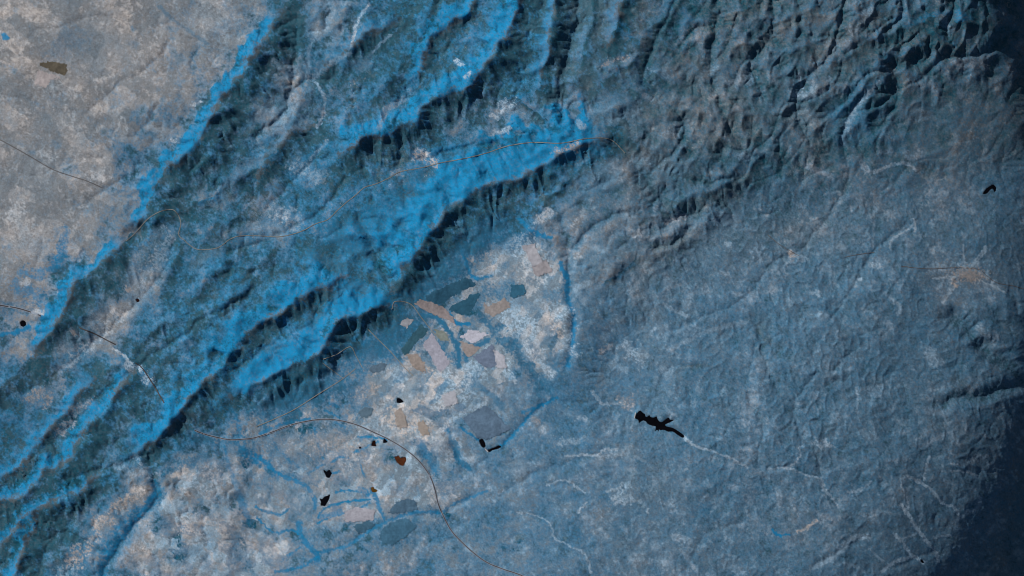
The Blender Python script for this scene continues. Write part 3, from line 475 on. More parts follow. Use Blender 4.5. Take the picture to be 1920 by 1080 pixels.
# painted shade: dark patches on the shaded sides of the ridges
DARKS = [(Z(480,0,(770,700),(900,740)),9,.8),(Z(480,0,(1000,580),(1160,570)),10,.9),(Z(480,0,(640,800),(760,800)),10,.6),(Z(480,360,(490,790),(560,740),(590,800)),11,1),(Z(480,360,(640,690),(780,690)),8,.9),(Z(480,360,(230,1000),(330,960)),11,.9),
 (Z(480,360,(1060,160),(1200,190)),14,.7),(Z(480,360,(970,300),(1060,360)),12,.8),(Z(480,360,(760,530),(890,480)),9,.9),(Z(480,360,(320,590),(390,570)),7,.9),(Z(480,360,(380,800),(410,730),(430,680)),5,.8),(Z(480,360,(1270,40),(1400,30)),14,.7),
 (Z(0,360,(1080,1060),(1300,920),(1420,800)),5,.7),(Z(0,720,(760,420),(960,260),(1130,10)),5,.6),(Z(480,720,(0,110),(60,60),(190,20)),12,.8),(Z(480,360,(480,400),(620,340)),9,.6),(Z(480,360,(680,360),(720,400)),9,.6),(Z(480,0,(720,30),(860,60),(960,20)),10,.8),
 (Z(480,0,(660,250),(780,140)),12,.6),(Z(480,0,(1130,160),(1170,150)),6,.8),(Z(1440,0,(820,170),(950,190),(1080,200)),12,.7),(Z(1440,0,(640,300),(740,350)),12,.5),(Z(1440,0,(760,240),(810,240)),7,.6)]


def make_cover(H, A, R, mtn, lee, rel, V, B, W):
    CV0 = V+.05*fnoise(40, 2, 55)
    D = np.clip((1-B)*1.9, 0, 1)*np.clip(V*1.3-.15, 0, 1); soilB = np.clip(B, .45, 1.1)*.5+.5
    n1 = fnoise(60, 2.0, 41); n2 = fnoise(22, 1.5, 42); n3 = fnoise(9, 1.1, 43); n4 = fnoise(130, 2.2, 44); n5 = fnoise(30, 1.6, 45)
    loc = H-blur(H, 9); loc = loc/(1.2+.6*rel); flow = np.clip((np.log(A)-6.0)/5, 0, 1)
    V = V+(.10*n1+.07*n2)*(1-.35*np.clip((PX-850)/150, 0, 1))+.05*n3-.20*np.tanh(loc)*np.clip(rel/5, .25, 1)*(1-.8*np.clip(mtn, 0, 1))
    plain = np.clip(1-rel/5, .15, 1)
    V = V+.16*sstep(flow*1.5-.2)*plain*(V > .12)
    P = .75*sstep((.5*n2+.5*n5+.42*n3+.4*n4-.15)/1.7)*(1-np.clip(mtn*1.2, 0, 1))*(1.1-.5*np.clip(V, 0, 1))
    speck = np.clip(n3*.45+n2*.35+n5*.3-.95, 0, 1); P = P+speck*1.2*np.clip((PX-880)/200, .25, 1)*(1-np.clip(mtn, 0, 1))
    W = np.clip(W+.22*n4+.14*n5+.3*np.clip(np.tanh(loc), 0, 1)*np.clip(rel/5, 0, 1), 0, 1)
    V = np.clip(V, 0, 1); k = np.clip((1300-PX)/150, 0, 1); V = V*(1-k)+k*sstep(sstep(V)); nw = np.clip((560-PX-.45*(PY-100))/160, 0, 1); W = W*(1-nw)+nw*(.34+.45*W)
    east = np.clip((PX-1000)/200, 0, 1)*np.clip((PY-250)/100, 0, 1); D = D+.14*east*np.clip((PX-1150)/300, 0, 1)
    calm = np.clip((PX-700)/150, 0, 1)*np.clip((PY-560+.35*(PX-900))/150, 0, 1); V = V+calm*.10; D = D*(1-.7*calm); W = W*(1-.6*calm)
    n6 = fnoise(5, .7, 48); vein = sstep((.055-np.abs(fnoise(85, 1.9, 49)))/.05)*sstep(n5*.5+n2*.3+.5)*np.clip(.6+n4*.5, 0, 1)
    flat = (1-np.clip(mtn*1.2, 0, 1))*np.clip((PX-560+.6*(600-PY)*(PY < 600))/200, 0, 1)
    P = P*(1-.45*nw)+flat*(.55*sstep((n6*.55+n2*.45+n5*.25-.75)/.9)+.40*vein); V = V*(1-flat*.45*vein); D = D+.35*flat*sstep((n3*.5-n5*.5+n6*.35-.6)/.8)
    chan = np.clip(blur(sstep((np.log(A)-5.6)/2.2), .7), 0, 1); P = P+chan*.8*np.clip(.35+.6*n4+.5*n5, 0, 1)*np.clip((PX-950)/150, 0, 1)*(1-np.clip(mtn, 0, 1)); V = V*(1-.5*chan*np.clip((PX-950)/150, 0, 1)*np.clip(.35+.6*n4+.5*n5, 0, 1))
    north = np.clip((PX-1060+.3*(PY-200))/180, 0, 1)*sstep((450-PY-.12*(PX-1500))/150); soilB = soilB*(1-.32*north); W = W*(1-.2*north); D = np.maximum(D, .70*north); V = V+.02*north
    plateau = np.clip((PX-1000)/200, 0, 1)*(1-north); V = V*(1-.34*np.maximum(plateau, .6*calm)); D = D+.26*plateau; soilB = soilB*(1-.15*plateau)*(1-.12*nw)
    farm = sstep((.52-CV0)*6)*np.clip((1130-PX)/80, 0, 1)*(1-nw)*(1-np.clip(mtn*1.3, 0, 1)); q1 = parcels(30, 13, -.95, 51)-.5; q2 = parcels(26, 18, .25, 52)-.5; q3 = parcels(44, 30, .6, 53)-.5; q4 = parcels(30, 13, -.95, 54)-.5
    qa = np.where(PY < 790-.3*(PX-700), q1, q2); V = V+farm*(1.5*np.clip(qa-.12, 0, 1)+.25*np.minimum(qa, 0))+nw*.10*q3*(V > .03); P = P*(1-.35*farm)+farm*np.clip(.12+1.3*q4-.5*qa, 0, 1)*.62+nw*np.clip(.35*q3, 0, 1); W = W+farm*.9*np.where(PY < 790-.3*(PX-700), q4, q2)+nw*.25*q3; D = D+farm*1.5*np.clip(qa-.22, 0, 1); soilB = soilB*(1+.2*nw*q3)
    # sunlight on the ranges' sunny faces painted as bright plant cover, the crests bare
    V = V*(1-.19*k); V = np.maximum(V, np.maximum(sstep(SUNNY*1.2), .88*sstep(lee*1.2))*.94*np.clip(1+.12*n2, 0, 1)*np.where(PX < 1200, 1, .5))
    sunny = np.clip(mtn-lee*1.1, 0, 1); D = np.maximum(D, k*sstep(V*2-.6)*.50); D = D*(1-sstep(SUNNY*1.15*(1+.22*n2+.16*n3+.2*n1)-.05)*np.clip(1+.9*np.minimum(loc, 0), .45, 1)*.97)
    D = np.clip(D+.45*sstep(lee*1.2)*np.clip(1+.3*n2, 0, 2)+(.08+.08*k)*n2+.09*k*n3+.14*n1*(V > .4)*(1-.8*calm)-.30*np.tanh(loc*1.4)*np.clip(rel/5, 0, 1), 0, 1)  # painted shade: lee slopes darkened; hollows darker too
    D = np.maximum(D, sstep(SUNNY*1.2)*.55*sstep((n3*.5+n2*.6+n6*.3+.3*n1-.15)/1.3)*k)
    V = np.clip((V+(.07*n6+.06*n3)*(V > .03)*(1-.6*k)-.5)*1.18+.51, 0, 1); D = np.clip((D+(.05*n6+.05*n3)*(D > .03)*(1-.5*k)-.5)*1.2+.5, 0, 1)
    for poly, wd, what, amt in STROKES:
        big = wd > 5
        if what == 'P' and wd < 3: amt = amt*1.6
        if what == 'P' and wd > 5 and poly[0][0] > 240+.25*(450-poly[0][1]) and poly[0][0] < 800 and poly[0][1] < 560: amt = amt*.62
        w, d, S, T, L = line_dist(smooth_line(poly, 4), wd*2.2+8, QX if not big else WX, QY if not big else WY)
        k = n2[w]*.35+n3[w]*.25 if big else n3[w]*.2+n2[w]*.1
        f = amt*sstep((1.55-d/wd+k)*(.9 if big else 1.1))*(.8+.25*np.clip(n3[w], -1.5, 1) if big else 1)
        if what in 'PW': f = f*(.5+.65*sstep((n3[w]+.5*n2[w]+1.1)/1.8)*(1.15 if wd > 2.5 else 1))
        f = np.clip(f, 0, 1)
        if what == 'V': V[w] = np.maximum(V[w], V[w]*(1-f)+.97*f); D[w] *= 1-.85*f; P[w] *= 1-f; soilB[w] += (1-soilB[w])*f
        if what == 'P': V[w] *= 1-.85*f; P[w] = np.maximum(P[w], f*.8); D[w] *= 1-f
        if what == 'W': V[w] *= 1-.85*f; W[w] = np.maximum(W[w], f); P[w] = np.maximum(P[w], .25*f); D[w] *= 1-f
        if what == 'M': f = f*.9; V[w] = V[w]*(1-f)+.86*f; D[w] = D[w]*(1-f)+.48*f; P[w] *= 1-f; W[w] *= 1-f
        if what == 'D': V[w] = np.maximum(V[w], .75*f); D[w] = np.maximum(D[w], f); P[w] *= 1-f
    for poly, h, wa, wb in RIDGES:
        if h < 11 or poly[0][0] > 1300: continue
        w, d, S, T, L = line_dist(smooth_line(poly), 16)
        f = np.clip(.8*sstep(1.4-d/5.5+.5*n2[w]+.3*n3[w]-.25*(S > 0)), 0, 1)*np.clip(.75+.5*n1[w], 0, 1)
        V[w] *= 1-.75*f; W[w] = np.maximum(W[w], .6*f); soilB[w] += (.38-soilB[w])*f; P[w] *= 1-f
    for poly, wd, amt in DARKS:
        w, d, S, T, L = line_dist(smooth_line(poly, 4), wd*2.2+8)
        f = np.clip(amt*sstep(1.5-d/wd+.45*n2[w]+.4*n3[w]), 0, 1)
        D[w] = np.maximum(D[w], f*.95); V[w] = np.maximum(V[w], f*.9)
    return np.clip(V, 0, 1), np.clip(P, 0, 1), np.clip(W, 0, 1), np.clip(D, 0, 1), soilB

def albedo(V, P, W, D, S):
    c = lambda *v: np.array(v)
    m = lambda a, b, t: a+(b-a)*t[..., None]
    soil = m(c(.25, .265, .325), c(.34, .285, .25), W)*S[..., None]*(1+1.3*P[..., None])
    plant = m(c(.018, .25, .56), c(.016, .075, .115), D)
    return m(soil, plant, V)
# ================================================================ the land as one sheet
LAKES = [   # outline, label, water
 (Z(960,720,(693,185),(703,168),(722,150),(735,162),(750,172),(752,185),(762,186),(775,176),(779,186),(800,190),(815,183),(820,200),(835,215),(850,213),(868,198),(885,190),(888,202),(915,202),(885,218),(864,228),(870,240),(905,248),(935,265),(968,290),(966,303),(950,298),(925,282),(905,268),(880,270),(865,262),(848,258),(838,262),(828,256),(826,268),(817,258),(806,268),(812,245),(805,238),(790,235),(770,228),(762,222),(755,212),(740,206),(725,212),(715,220),(712,203),(696,196)),
  'long jagged black reservoir with spiky side arms, largest water on the plateau', 'black'),
 (Z(480,720,(1255,318),(1275,308),(1292,345),(1280,357),(1268,348)), 'small black rectangular reservoir just above a pale dam', 'black'),
 (Z(480,720,(1300,372),(1312,368),(1330,360),(1348,354),(1365,345),(1378,352),(1362,362),(1345,368),(1328,372),(1312,382)), 'thin bent black lake arm just below a pale dam', 'black'),
 (Z(480,720,(793,82),(800,79),(814,82),(830,100),(812,104),(795,104)), 'dark wedge shaped pond alone north of the curving highway', 'black'),
 (Z(480,720,(657,322),(670,318),(672,334),(676,350),(662,348),(650,345)), 'middle dark triangular pond of three in a row below the highway', 'brownblack'),
 (Z(480,720,(722,306),(730,312),(740,325),(730,329),(716,329)), 'dark triangular pond nearest the highway, right end of a row of three', 'black'),
 (Z(480,720,(584,351),(590,355),(593,362),(578,362)), 'tiny dark triangular pond, left end of a row of three', 'black'),
 (Z(480,720,(780,410),(792,406),(805,405),(812,415),(826,413),(840,410),(845,425),(836,444),(828,458),(815,455),(795,440)), 'large rusty brown heart shaped pond', 'rust'),
 (Z(480,720,(378,485),(386,486),(396,494),(406,486),(415,485),(418,494),(425,502),(419,514),(412,528),(395,525),(392,515),(383,500)), 'black pond with pointed corners south of the highway curve', 'black'),
 (Z(480,720,(358,650),(364,645),(370,650),(385,635),(402,630),(415,622),(411,640),(406,655),(396,672),(385,688),(372,684),(362,685),(365,668)), 'black leaf shaped pond at the head of bright blue channels', 'black'),
 (Z(480,720,(645,583),(654,581),(661,579),(665,590),(682,596),(678,606),(660,609),(650,603)), 'small ochre brown pond above a bright blue stream', 'ochre'),
 ([(1851,353),(1859,348),(1864,346),(1869,352),(1866,360),(1863,353),(1857,356),(1852,362),(1844,363)], 'hooked dark reservoir near the right edge bent down into shade', 'black'),
 ([(38,605),(42,601),(47,602),(49,608),(45,612),(40,611)], 'round black pond left of the long blue ridge', 'black'),
 ([(256,562),(259,560),(262,562),(262,565),(258,566)], 'tiny brown pond in the pale valley between the ridges', 'brownblack'),
 ([(1728,1052),(1731,1051),(1734,1055),(1733,1057),(1730,1056)], 'tiny black pond among pale branching streams', 'black'),
]
FIELDS = [  # outline, colour, label
 ([(75,123),(81,118),(90,115),(108,118),(128,121),(126,132),(123,143),(100,134)], (.115,.10,.075), 'dark brown ploughed field on the pale upland plain'),
 ([(73,131),(98,138),(116,146),(95,150),(88,166),(64,156)], (.40,.36,.36), 'pale bare field touching the dark brown ploughed field'),
 (Z(480,360,(950,585),(1060,528),(1180,480),(1205,490),(1240,520),(1150,560),(1060,610),(985,640)), (.03,.105,.17), 'long dark teal field along the foot of the mountains'),
 (Z(480,360,(1080,655),(1140,620),(1245,560),(1255,580),(1225,640),(1195,685),(1150,688),(1100,675)), (.03,.11,.175), 'dark teal field below the long dark field'),
 (Z(480,360,(810,880),(860,820),(930,740),(972,780),(900,850),(840,920)), (.04,.115,.16), 'dark green grey field beside the long lavender field'),
 (Z(480,360,(935,850),(988,788),(1035,870),(1090,960),(1030,1012),(985,930)), (.36,.36,.43), 'long pale lavender field on the valley floor'),
 (Z(480,360,(1000,765),(1060,782),(1082,830),(1036,838)), (.21,.24,.22), 'small olive grey field inside the blue curved channel'),
 (Z(480,360,(1142,808),(1200,772),(1310,800),(1212,852)), (.52,.52,.60), 'bright whitish field in the middle of the valley'),
 (Z(480,360,(885,625),(925,598),(1050,640),(1105,700),(1120,740),(1010,692),(950,662)), (.30,.26,.26), 'tan fallow field between mountains and blue channel'),
 (Z(480,360,(1138,832),(1205,856),(1262,872),(1200,930),(1165,900)), (.31,.275,.265), 'warm tan field below the bright whitish field'),
 (Z(480,360,(1215,925),(1330,850),(1398,960),(1290,990)), (.16,.21,.30), 'slate blue field on the right of the valley'),
 (Z(480,360,(805,742),(850,708),(884,722),(850,762)), (.34,.35,.38), 'small pale grey field at the top of the valley'),
 (Z(480,360,(1275,610),(1300,650),(1400,590),(1430,640),(1330,700),(1280,670)), (.31,.28,.27), 'pinkish tan field below the upper blue stream'),
 (Z(480,360,(635,990),(665,970),(705,960),(732,972),(715,1000),(680,1014),(645,1012)), (.10,.16,.22), 'dark oval field on pale ground south of the range'),
 (Z(480,360,(848,915),(900,905),(940,950),(955,1010),(900,1000),(870,960)), (.31,.265,.24), 'orange tan field left of the lavender field'),
 (Z(480,720,(540,800),(620,768),(668,790),(640,815),(575,842)), (.06,.145,.22), 'dark blue grey field beside the pale rectangular plot'),
 (Z(480,720,(690,850),(720,800),(800,760),(850,755),(905,800),(850,850),(760,905),(710,890)), (.06,.16,.25), 'large dark blue field south of the branching stream'),
 (Z(480,720,(795,655),(890,640),(915,700),(860,712),(790,725),(740,720)), (.08,.155,.23), 'dark grey blue field between the ochre pond and the highway'),
 (Z(480,720,(575,160),(620,125),(660,140),(640,175),(590,190)), (.11,.18,.24), 'dark grey field north of the highway curve'),
 (Z(480,720,(495,720),(560,690),(660,705),(655,765),(560,775),(510,775)), (.36,.36,.41), 'pale rectangular plot below the bright blue channels'),
 (Z(480,720,(772,152),(812,135),(840,180),(845,235),(808,252),(785,205)), (.34,.30,.275), 'oval tan field beside the dark wedge shaped pond'),
 (Z(480,720,(903,215),(940,203),(965,240),(975,282),(935,287),(915,250)), (.33,.285,.25), 'long tan field strip north of the highway bend'),
 (Z(480,720,(1040,62),(1110,30),(1140,105),(1062,122)), (.44,.45,.50), 'whitish field at the lower end of the valley'),
 (Z(480,720,(1160,190),(1290,115),(1370,190),(1430,250),(1310,305),(1240,298)), (.125,.20,.29), 'large slate blue field above the black bent lake'),
 (Z(480,360,(1335,880),(1392,918),(1412,990),(1350,985)), (.47,.48,.54), 'whitish field right of the slate blue field'),
 (Z(960,360,(55,300),(120,288),(172,388),(112,420)), (.40,.40,.44), 'pale field high on the right side of the basin'),
 (Z(960,360,(110,425),(190,372),(222,450),(135,472)), (.36,.34,.36), 'pale grey field below the high pale field'),
 (Z(960,360,(-5,520),(60,515),(85,560),(20,592),(-10,580)), (.035,.13,.21), 'small blue wooded parcel in the pale basin'),
]

def lake_level(H, poly):
    P = smooth_line(poly+[poly[0]], 2)
    w, m = poly_mask(P, PX, PY, 16)
    if not m.any(): m[:] = True
    lev = float(np.percentile(H[w][m], 35))
    w2, d, S, T, L = line_dist(P, 12, PX, PY)
    k = sstep(1-d/9)
    H[w2] = H[w2]*(1-k)+(lev+.3)*k
    H[w][m] = 0
    Hw = H[w]; Hw[m] = np.minimum(Hw[m], lev-1.2); H[w] = Hw
    dd = np.where(d < 1.6, 1, 0).astype(bool)
    return lev, P

def dark_bend(x, y):
    """bend added at the right so the low sun leaves that edge dark"""
    yy = np.clip(y-515, -1100, 1100); c = 5.2e-4
    return np.interp(bend_dist(x, y), TD, TZ)
def bend_dist(x, y):
    yy = np.clip(y-515, -1100, 1100); c = 5.2e-4
    return (BEND_X-c*yy*yy-x)/np.sqrt(1+(2*c*yy)**2)
BEND_X = 1990.0
TD = np.arange(-3000, 1600, 4.0)
tilt = np.interp(TD, [-3000, -60, -30, 0, 30, 60, 100, 160, 250, 380, 550, 800, 1000], [81, 81, 79, 68, 52, 39, 29.5, 22, 15, 10, 6, 2.5, 0])
TZ = -np.cumsum((np.tan(np.radians(tilt))*4.0)[::-1])[::-1]; 
BEND_FLOOR = float(np.interp(-170, TD, TZ))/10      # below this the added bend drops away out of sight

H, FLOW, RNG, MTN, LEE, REL, CV, CB, CW = make_land()
PLANTS, PALE, WARM, DARK, TONE = make_cover(H, FLOW, RNG, MTN, LEE, REL, CV, CB, CW)
LEVELS = [lake_level(H, p) for p, *_ in LAKES]

def to_scene(x, y, h):
    """map point and height to the scene; on the added bend the map is laid onto that curve"""
    z = dark_bend(x, y)/10; k = (CAM_Z-np.maximum(z, BEND_FLOOR))/CAM_Z
    return np.stack([(x-960)/10*k, -(y-540)/10*k, z+h/10], -1)

def height(x, y):
    u = np.clip((np.asarray(x)-X0)/DX, 0, NX-1.001); v = np.clip((np.asarray(y)-Y0)/DX, 0, NY-1.001)
    i = u.astype(int); j = v.astype(int); a = u-i; b = v-j
    return (H[j, i]*(1-a)+H[j, i+1]*a)*(1-b)+(H[j+1, i]*(1-a)+H[j+1, i+1]*a)*b

def mesh_object(name, co, faces, mat, smooth=True):
    """faces: (n, 3) or (n, 4) array"""
    me = bpy.data.meshes.new(name); n = len(co); f = np.asarray(faces, np.int32); k = f.shape[1]
    me.vertices.add(n); me.vertices.foreach_set('co', np.asarray(co, np.float32).ravel())
    me.loops.add(f.size); me.loops.foreach_set('vertex_index', f.ravel())
    me.polygons.add(len(f)); me.polygons.foreach_set('loop_start', np.arange(0, f.size, k, dtype=np.int32))
    me.polygons.foreach_set('loop_total', np.full(len(f), k, np.int32))
    me.polygons.foreach_set('use_smooth', np.full(len(f), smooth, bool))
    me.update(calc_edges=True); me.validate()
    me.materials.append(mat)
    o = bpy.data.objects.new(name, me); COL.objects.link(o); return o

def grid_faces(nx, ny):
    i = (np.arange(ny-1)[:, None]*nx+np.arange(nx-1)[None]).ravel()
    return np.stack([i, i+nx, i+nx+1, i+1], -1)

class Nodes:
    def __init__(self, name):
        self.m = bpy.data.materials.new(name); self.m.use_nodes = True; self.t = self.m.node_tree; self.t.nodes.clear()
        self.out = self.add('ShaderNodeOutputMaterial'); self.b = self.add('ShaderNodeBsdfPrincipled'); self.link(self.b.outputs[0], self.out.inputs[0])
    def add(self, k, **kw):
        n = self.t.nodes.new(k)
        for a, v in kw.items(): setattr(n, a, v)
        return n
    def link(self, a, b): self.t.links.new(a, b)
    def put(self, sock, v):
        if hasattr(v, 'links'): self.link(v, sock)
        else: sock.default_value = v
    def math(self, op, a, b=0.0, clamp=False):
        n = self.add('ShaderNodeMath', operation=op, use_clamp=clamp); self.put(n.inputs[0], a); self.put(n.inputs[1], b); return n.outputs[0]
    def mix(self, f, a, b, mode='MIX'):
        n = self.add('ShaderNodeMix', data_type='RGBA', blend_type=mode); self.put(n.inputs[0], f)
        self.put(n.inputs[6], a if hasattr(a, 'links') else (*a, 1)); self.put(n.inputs[7], b if hasattr(b, 'links') else (*b, 1)); return n.outputs[2]
    def noise(self, scale, detail=3, rough=.6, dist=0.0):
        if not hasattr(self, 'tc'): self.tc = self.add('ShaderNodeNewGeometry').outputs['Position']
        n = self.add('ShaderNodeTexNoise'); n.inputs['Scale'].default_value = scale; n.inputs['Detail'].default_value = detail
        n.inputs['Roughness'].default_value = rough; n.inputs['Distortion'].default_value = dist; self.link(self.tc, n.inputs['Vector']); return n.outputs['Fac']
    def span(self, v, a, b, lo, hi):
        n = self.add('ShaderNodeMapRange'); self.put(n.inputs[0], v); n.inputs[1].default_value = a; n.inputs[2].default_value = b; n.inputs[3].default_value = lo; n.inputs[4].default_value = hi; return n.outputs[0]
    def attr(self, name): return self.add('ShaderNodeAttribute', attribute_name=name).outputs['Fac']

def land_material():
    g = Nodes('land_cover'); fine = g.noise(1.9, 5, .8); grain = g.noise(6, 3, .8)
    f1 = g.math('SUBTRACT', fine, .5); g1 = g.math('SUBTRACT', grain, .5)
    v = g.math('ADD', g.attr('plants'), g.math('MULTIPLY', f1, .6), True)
    d = g.math('ADD', g.attr('wood_and_shade'), g.math('MULTIPLY', g1, .35), True)  # dark woods together with the painted shade
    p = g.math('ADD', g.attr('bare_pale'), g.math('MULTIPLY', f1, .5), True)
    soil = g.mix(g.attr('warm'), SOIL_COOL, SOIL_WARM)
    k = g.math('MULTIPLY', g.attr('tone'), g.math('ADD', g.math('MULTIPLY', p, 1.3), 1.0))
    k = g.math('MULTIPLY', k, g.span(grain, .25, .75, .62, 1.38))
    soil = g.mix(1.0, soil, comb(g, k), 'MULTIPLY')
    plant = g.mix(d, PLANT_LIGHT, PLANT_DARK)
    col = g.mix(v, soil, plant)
    col = g.mix(1.0, col, comb(g, g.span(fine, .25, .75, .78, 1.22)), 'MULTIPLY')
    g.link(col, g.b.inputs['Base Color']); g.b.inputs['Roughness'].default_value = .95; g.b.inputs['Specular IOR Level'].default_value = .05
    return g.m

def comb(g, v):
    n = g.add('ShaderNodeCombineColor')
    for i in range(3): g.link(v, n.inputs[i])
    return n.outputs[0]

SOIL_COOL = (.192, .262, .322); SOIL_WARM = (.315, .282, .262); PLANT_LIGHT = (.010, .210, .43); PLANT_DARK = (.013, .080, .118)  # both plant tones also paint sun and shade on the ridges

def plain_material(name, col, var=.3, scale=3.0, rough=.95):
    g = Nodes(name); n = g.noise(scale, 4, .7); n2 = g.noise(scale*.3, 2)
    c = g.mix(1.0, col, comb(g, g.span(n, .25, .75, 1-var, 1+var)), 'MULTIPLY')
    c = g.mix(1.0, c, comb(g, g.span(n2, .25, .75, 1-var*.6, 1+var*.6)), 'MULTIPLY')
    g.link(c, g.b.inputs['Base Color']); g.b.inputs['Roughness'].default_value = rough; g.b.inputs['Specular IOR Level'].default_value = .1
    return g.m

def water_material(name, col):
    g = Nodes(name); n = g.noise(1.2, 3)
    c = g.mix(1.0, col, comb(g, g.span(n, .3, .7, .7, 1.3)), 'MULTIPLY')
    g.link(c, g.b.inputs['Base Color']); g.b.inputs['Roughness'].default_value = .12; g.b.inputs['IOR'].default_value = 1.33; g.b.inputs['Specular IOR Level'].default_value = .2
    return g.m

PAD = 60
def build_land():
    st = DX*1.08**np.arange(1, PAD+1); c = np.cumsum(st)
    gx = np.r_[X0-c[::-1], X0+DX*np.arange(NX), X0+DX*(NX-1)+c]; gy = np.r_[Y0-c[::-1], Y0+DX*np.arange(NY), Y0+DX*(NY-1)+c]
    x, y = np.meshgrid(gx, gy); pad = lambda a: np.pad(a, PAD, mode='reflect')
    co = to_scene(x, y, pad(H)).reshape(-1, 3)
    f = grid_faces(len(gx), len(gy)); f = f[(bend_dist(x, y) > -230).ravel()[f].all(1)]
    o = mesh_object('terrain', co, f, land_material())
    for n, a in (('plants', PLANTS), ('bare_pale', PALE), ('warm', WARM), ('wood_and_shade', DARK), ('tone', TONE)):
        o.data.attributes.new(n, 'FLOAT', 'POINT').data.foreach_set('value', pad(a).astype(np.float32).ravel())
    o['kind'] = 'structure'; o['label'] = 'blue mountain ranges and pale plains of bare and wooded land'
    return o
build_land()

def tag(o, label, cat=None, group=None, kind=None):
    o['label'] = label
    if cat: o['category'] = cat
    if group: o['group'] = group
    if kind: o['kind'] = kind
    return o

# ---- lakes and ponds
WATER = {'black': water_material('dark_water', (.004, .004, .006)), 'brownblack': water_material('brown_water', (.02, .008, .006)),
         'rust': water_material('rusty_water', (.085, .028, .012)), 'ochre': water_material('ochre_water', (.11, .055, .012))}
for (poly, label, w), (lev, P) in zip(LAKES, LEVELS):
    P = P[:-1] if np.allclose(P[0], P[-1]) else P
    top = to_scene(P[:, 0], P[:, 1], np.full(len(P), lev+.55))
    me = bpy.data.meshes.new('lake'); bm_v = [tuple(v) for v in top]
    me.from_pydata(bm_v, [], [tuple(range(len(bm_v)))][:1])
    if me.polygons[0].normal.z < 0: me.flip_normals()
    me.materials.append(WATER[w]); o = bpy.data.objects.new('reservoir' if len(P) > 60 else 'pond', me); COL.objects.link(o)
    tag(o, label, 'reservoir' if len(P) > 60 else 'pond', 'lakes and ponds on the plains')

# ---- fields: patches of the land's own surface under another crop
for i, (poly, col, label) in enumerate(FIELDS):
    w, m = poly_mask(poly)
    if not m.any(): continue
    ys, xs = np.nonzero(m); j0, i0 = w[0].start, w[1].start
    idx = -np.ones((m.shape[0]+1, m.shape[1]+1), int); q = []
    need = np.zeros_like(idx, bool)
    for dy in (0, 1):
        for dx in (0, 1): need[ys+dy, xs+dx] = True
    vy, vx = np.nonzero(need); idx[vy, vx] = np.arange(len(vy))
    gx = X0+DX*(vx+i0); gy = Y0+DX*(vy+j0)
    co = to_scene(gx, gy, H[np.minimum(vy+j0, NY-1), np.minimum(vx+i0, NX-1)]+.12+.03*i)
    f = np.stack([idx[ys, xs], idx[ys+1, xs], idx[ys+1, xs+1], idx[ys, xs+1]], -1)
    o = mesh_object('field', co, f, plain_material('field_soil', col, .22, 2.2))
    tag(o, label, 'field', 'fields on the valley floor and plain')

# ---- roads, railway and river, laid over the land
def ribbon(name, line, width, mat, lift, label):
    P = smooth_line(line, 10); L = np.r_[0, np.cumsum(np.hypot(*np.diff(P, axis=0).T))]
    t = np.arange(0, L[-1], 1.5); x = np.interp(t, L, P[:, 0]); y = np.interp(t, L, P[:, 1])
    dx = np.gradient(x); dy = np.gradient(y); l = np.hypot(dx, dy)+1e-9; nx, ny = -dy/l, dx/l
    rows = []
    for s in (-.5, 0, .5): rows.append((x+nx*width*s, y+ny*width*s))
    hh = np.max([height(a, b) for a, b in rows]+[height(a+1, b) for a, b in rows]+[height(a, b+1) for a, b in rows], axis=0)
    co = np.stack([to_scene(a, b, hh+lift) for a, b in rows], 1).reshape(-1, 3)
    n = len(t); f = []
    for k in range(n-1):
        for r in (0, 1): f.append((3*k+r, 3*k+r+1, 3*k+r+4, 3*k+r+3))
    o = mesh_object(name, co, f, mat)
    if o.data.polygons[0].normal.z < 0: o.data.flip_normals()
    o['kind'] = 'structure'; o['label'] = label
    return o
asphalt = plain_material('road_asphalt', (.07, .065, .068), .3, 2); dim = plain_material('worn_asphalt', (.125, .12, .125), .3, 2); dirt = plain_material('dirt_road', (.26, .24, .21), .2, 3); sand = plain_material('river_sand', (.19, .195, .19), .25, 3); verge = plain_material('road_verge', (.25, .29, .35), .2, 3)
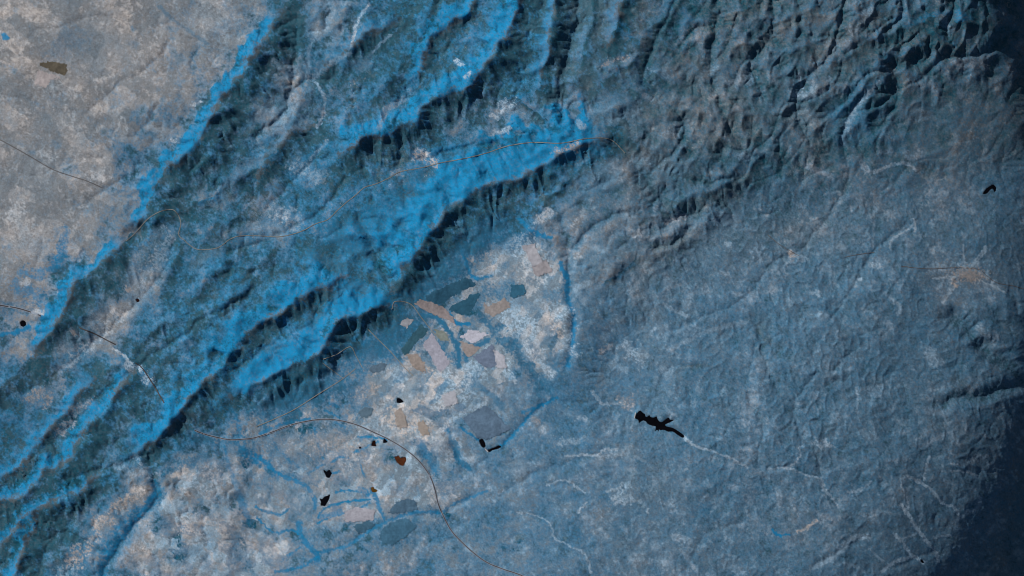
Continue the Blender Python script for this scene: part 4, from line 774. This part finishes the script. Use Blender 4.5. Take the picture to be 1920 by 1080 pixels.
ROADS = [
 ([(366,806),(380,812),(400,818),(430,824),(460,823),(480,820),(510,810),(545,797),(580,789),(610,786),(640,789),(670,797),(700,810),(730,824),(760,842),(785,863),(805,890),(815,915),(822,945),(835,975),(850,1000),(880,1030),(910,1053),(940,1066),(990,1084),(1080,1130)], 1.9, asphalt, .4, 'dark highway curving in a wide arc round the ponds', True),
 ([(-60,235),(0,262),(30,278),(60,295),(100,318),(140,332),(165,340),(192,352)], 1.6, dim, .35, 'straight dark road over the pale upland plain', False),
 ([(-40,562),(0,572),(30,577),(55,584),(78,592)], 2.6, asphalt, .4, 'short dark road at the left edge beside a round pond', True),
 ([(150,614),(175,624),(200,637),(218,646)], 2.2, asphalt, .4, 'short dark road crossing the pale valley between ridges', False),
 ([(255,680),(268,690),(285,715),(310,755)], 2.0, asphalt, .4, 'short dark road by a white scar on a hill', False),
 ([(1440,440),(1465,460),(1500,480)], 1.1, dim, .35, 'thin dark road on the middle of the plateau', False),
 ([(1585,482),(1610,477),(1640,473)], 1.0, dim, .35, 'short thin dark road west of the town', False),
 ([(1690,499),(1740,504),(1790,502),(1835,505),(1850,516),(1870,530),(1905,537),(1930,545)], 1.2, dim, .35, 'thin dark road passing through the pale town', False),
 ([(690,617),(713,640),(733,660),(757,687),(775,705)], 1.3, dirt, .35, 'straight dirt road crossing the basin', False),
 ([(607,673),(632,664),(657,650),(668,668),(680,690)], 1.1, dirt, .35, 'bent dirt track at the foot of the range', False),
 ([(606,680),(625,695),(645,710)], 1.1, dirt, .35, 'short dirt track on the wooded foot slope', False),
 ([(480,800),(520,783),(553,767),(600,737),(640,712),(668,690)], 1.3, dirt, .35, 'dirt road along the foot of the range', False),
 ([(735,580),(742,565),(770,570),(790,595),(810,620),(822,632)], 1.2, dirt, .35, 'dirt road leaving the mountain gap', False),
]
for line, wd, mat, lift, label, shoulder in ROADS:
    if shoulder: ribbon('road_verge', line, wd*1.7, verge, lift-.2, 'pale verge along the '+label.split(' ', 1)[1])
    ribbon('road', line, wd*(.8 if shoulder else 1), mat, lift, label)
ribbon('river', [(238,452),(250,441),(262,428),(278,412),(300,398),(322,393),(333,400),(340,418),(336,440),(346,450),(360,462),(375,468),(405,466),(420,458),(430,450),(448,443),(480,442),(520,444),(545,440),(570,432),(592,420),(615,412),(632,396),(650,380),(668,366),(684,352),(706,345),(730,334),(752,322),(790,315),(830,305),(870,298),(910,288),(950,275),(1000,268),(1050,270),(1095,262),(1130,260),(1150,266),(1172,288)], 1.6, sand, .25, 'tan sandy river winding through the mountain valleys')

# ---- dams holding two of the lakes: a low bank with sloping sides
dam_mat = plain_material('dam_stone', (.42, .42, .44), .2, 4)
def dam(a, b, crest, foot, hgt, label):
    a, b = np.array(a, float), np.array(b, float); d = (b-a)/np.hypot(*(b-a)); n = np.array([-d[1], d[0]])
    z0 = float(min(height(*a), height(*b)))-.6; z1 = float(max(height(*a), height(*b)))+hgt; v = []
    for p in (a, b):
        for w, z in ((-foot, z0), (-crest, z1), (crest, z1), (foot, z0)): q = p+n*w; v.append(to_scene(q[0], q[1], z))
    f = [(0, 1, 5, 4), (1, 2, 6, 5), (2, 3, 7, 6), (0, 4, 7, 3), (0, 3, 2, 1), (4, 5, 6, 7)]
    o = mesh_object('dam', np.array(v), f, dam_mat, False)
    tag(o, label, 'dam')
dam((907.5, 839.5), (915, 847), .7, 1.8, .9, 'pale straight dam between the rectangular reservoir and the bent lake arm')
dam((1190, 785), (1192.5, 774), .5, 1.4, .8, 'short pale dam across the blunt end of the long jagged reservoir')

# ---- the town on the eastern plateau: roofs too many and too small to count
def town():
    r = np.random.default_rng(5); v, f = [], []
    for i in range(420):
        x = 1816+r.normal(0, 15); y = 514+r.normal(0, 7); s, t = r.uniform(.5, 1.2), r.uniform(.4, .9); a = r.uniform(-.3, .3)+(0.2 if x > 1815 else -.1); z = float(height(x, y)); k = len(v)
        for dx, dy in ((-s, -t), (s, -t), (s, t), (-s, t)):
            px, py = x+dx*math.cos(a)-dy*math.sin(a), y+dx*math.sin(a)+dy*math.cos(a)
            v.append(to_scene(px, py, z-.4)); v.append(to_scene(px, py, z+.55))
        f += [(k+1, k+7, k+5, k+3)]+[(k+2*j, k+2*j+1, k+2*((j+1) % 4)+1, k+2*((j+1) % 4)) for j in range(4)]
    o = mesh_object('town_buildings', np.array(v), f, plain_material('roof_plaster', (.36, .335, .325), .35, 5), False)
    o['kind'] = 'stuff'; o['label'] = 'pale town of many tiny roofs beside the thin dark road'; o['category'] = 'town'
town()
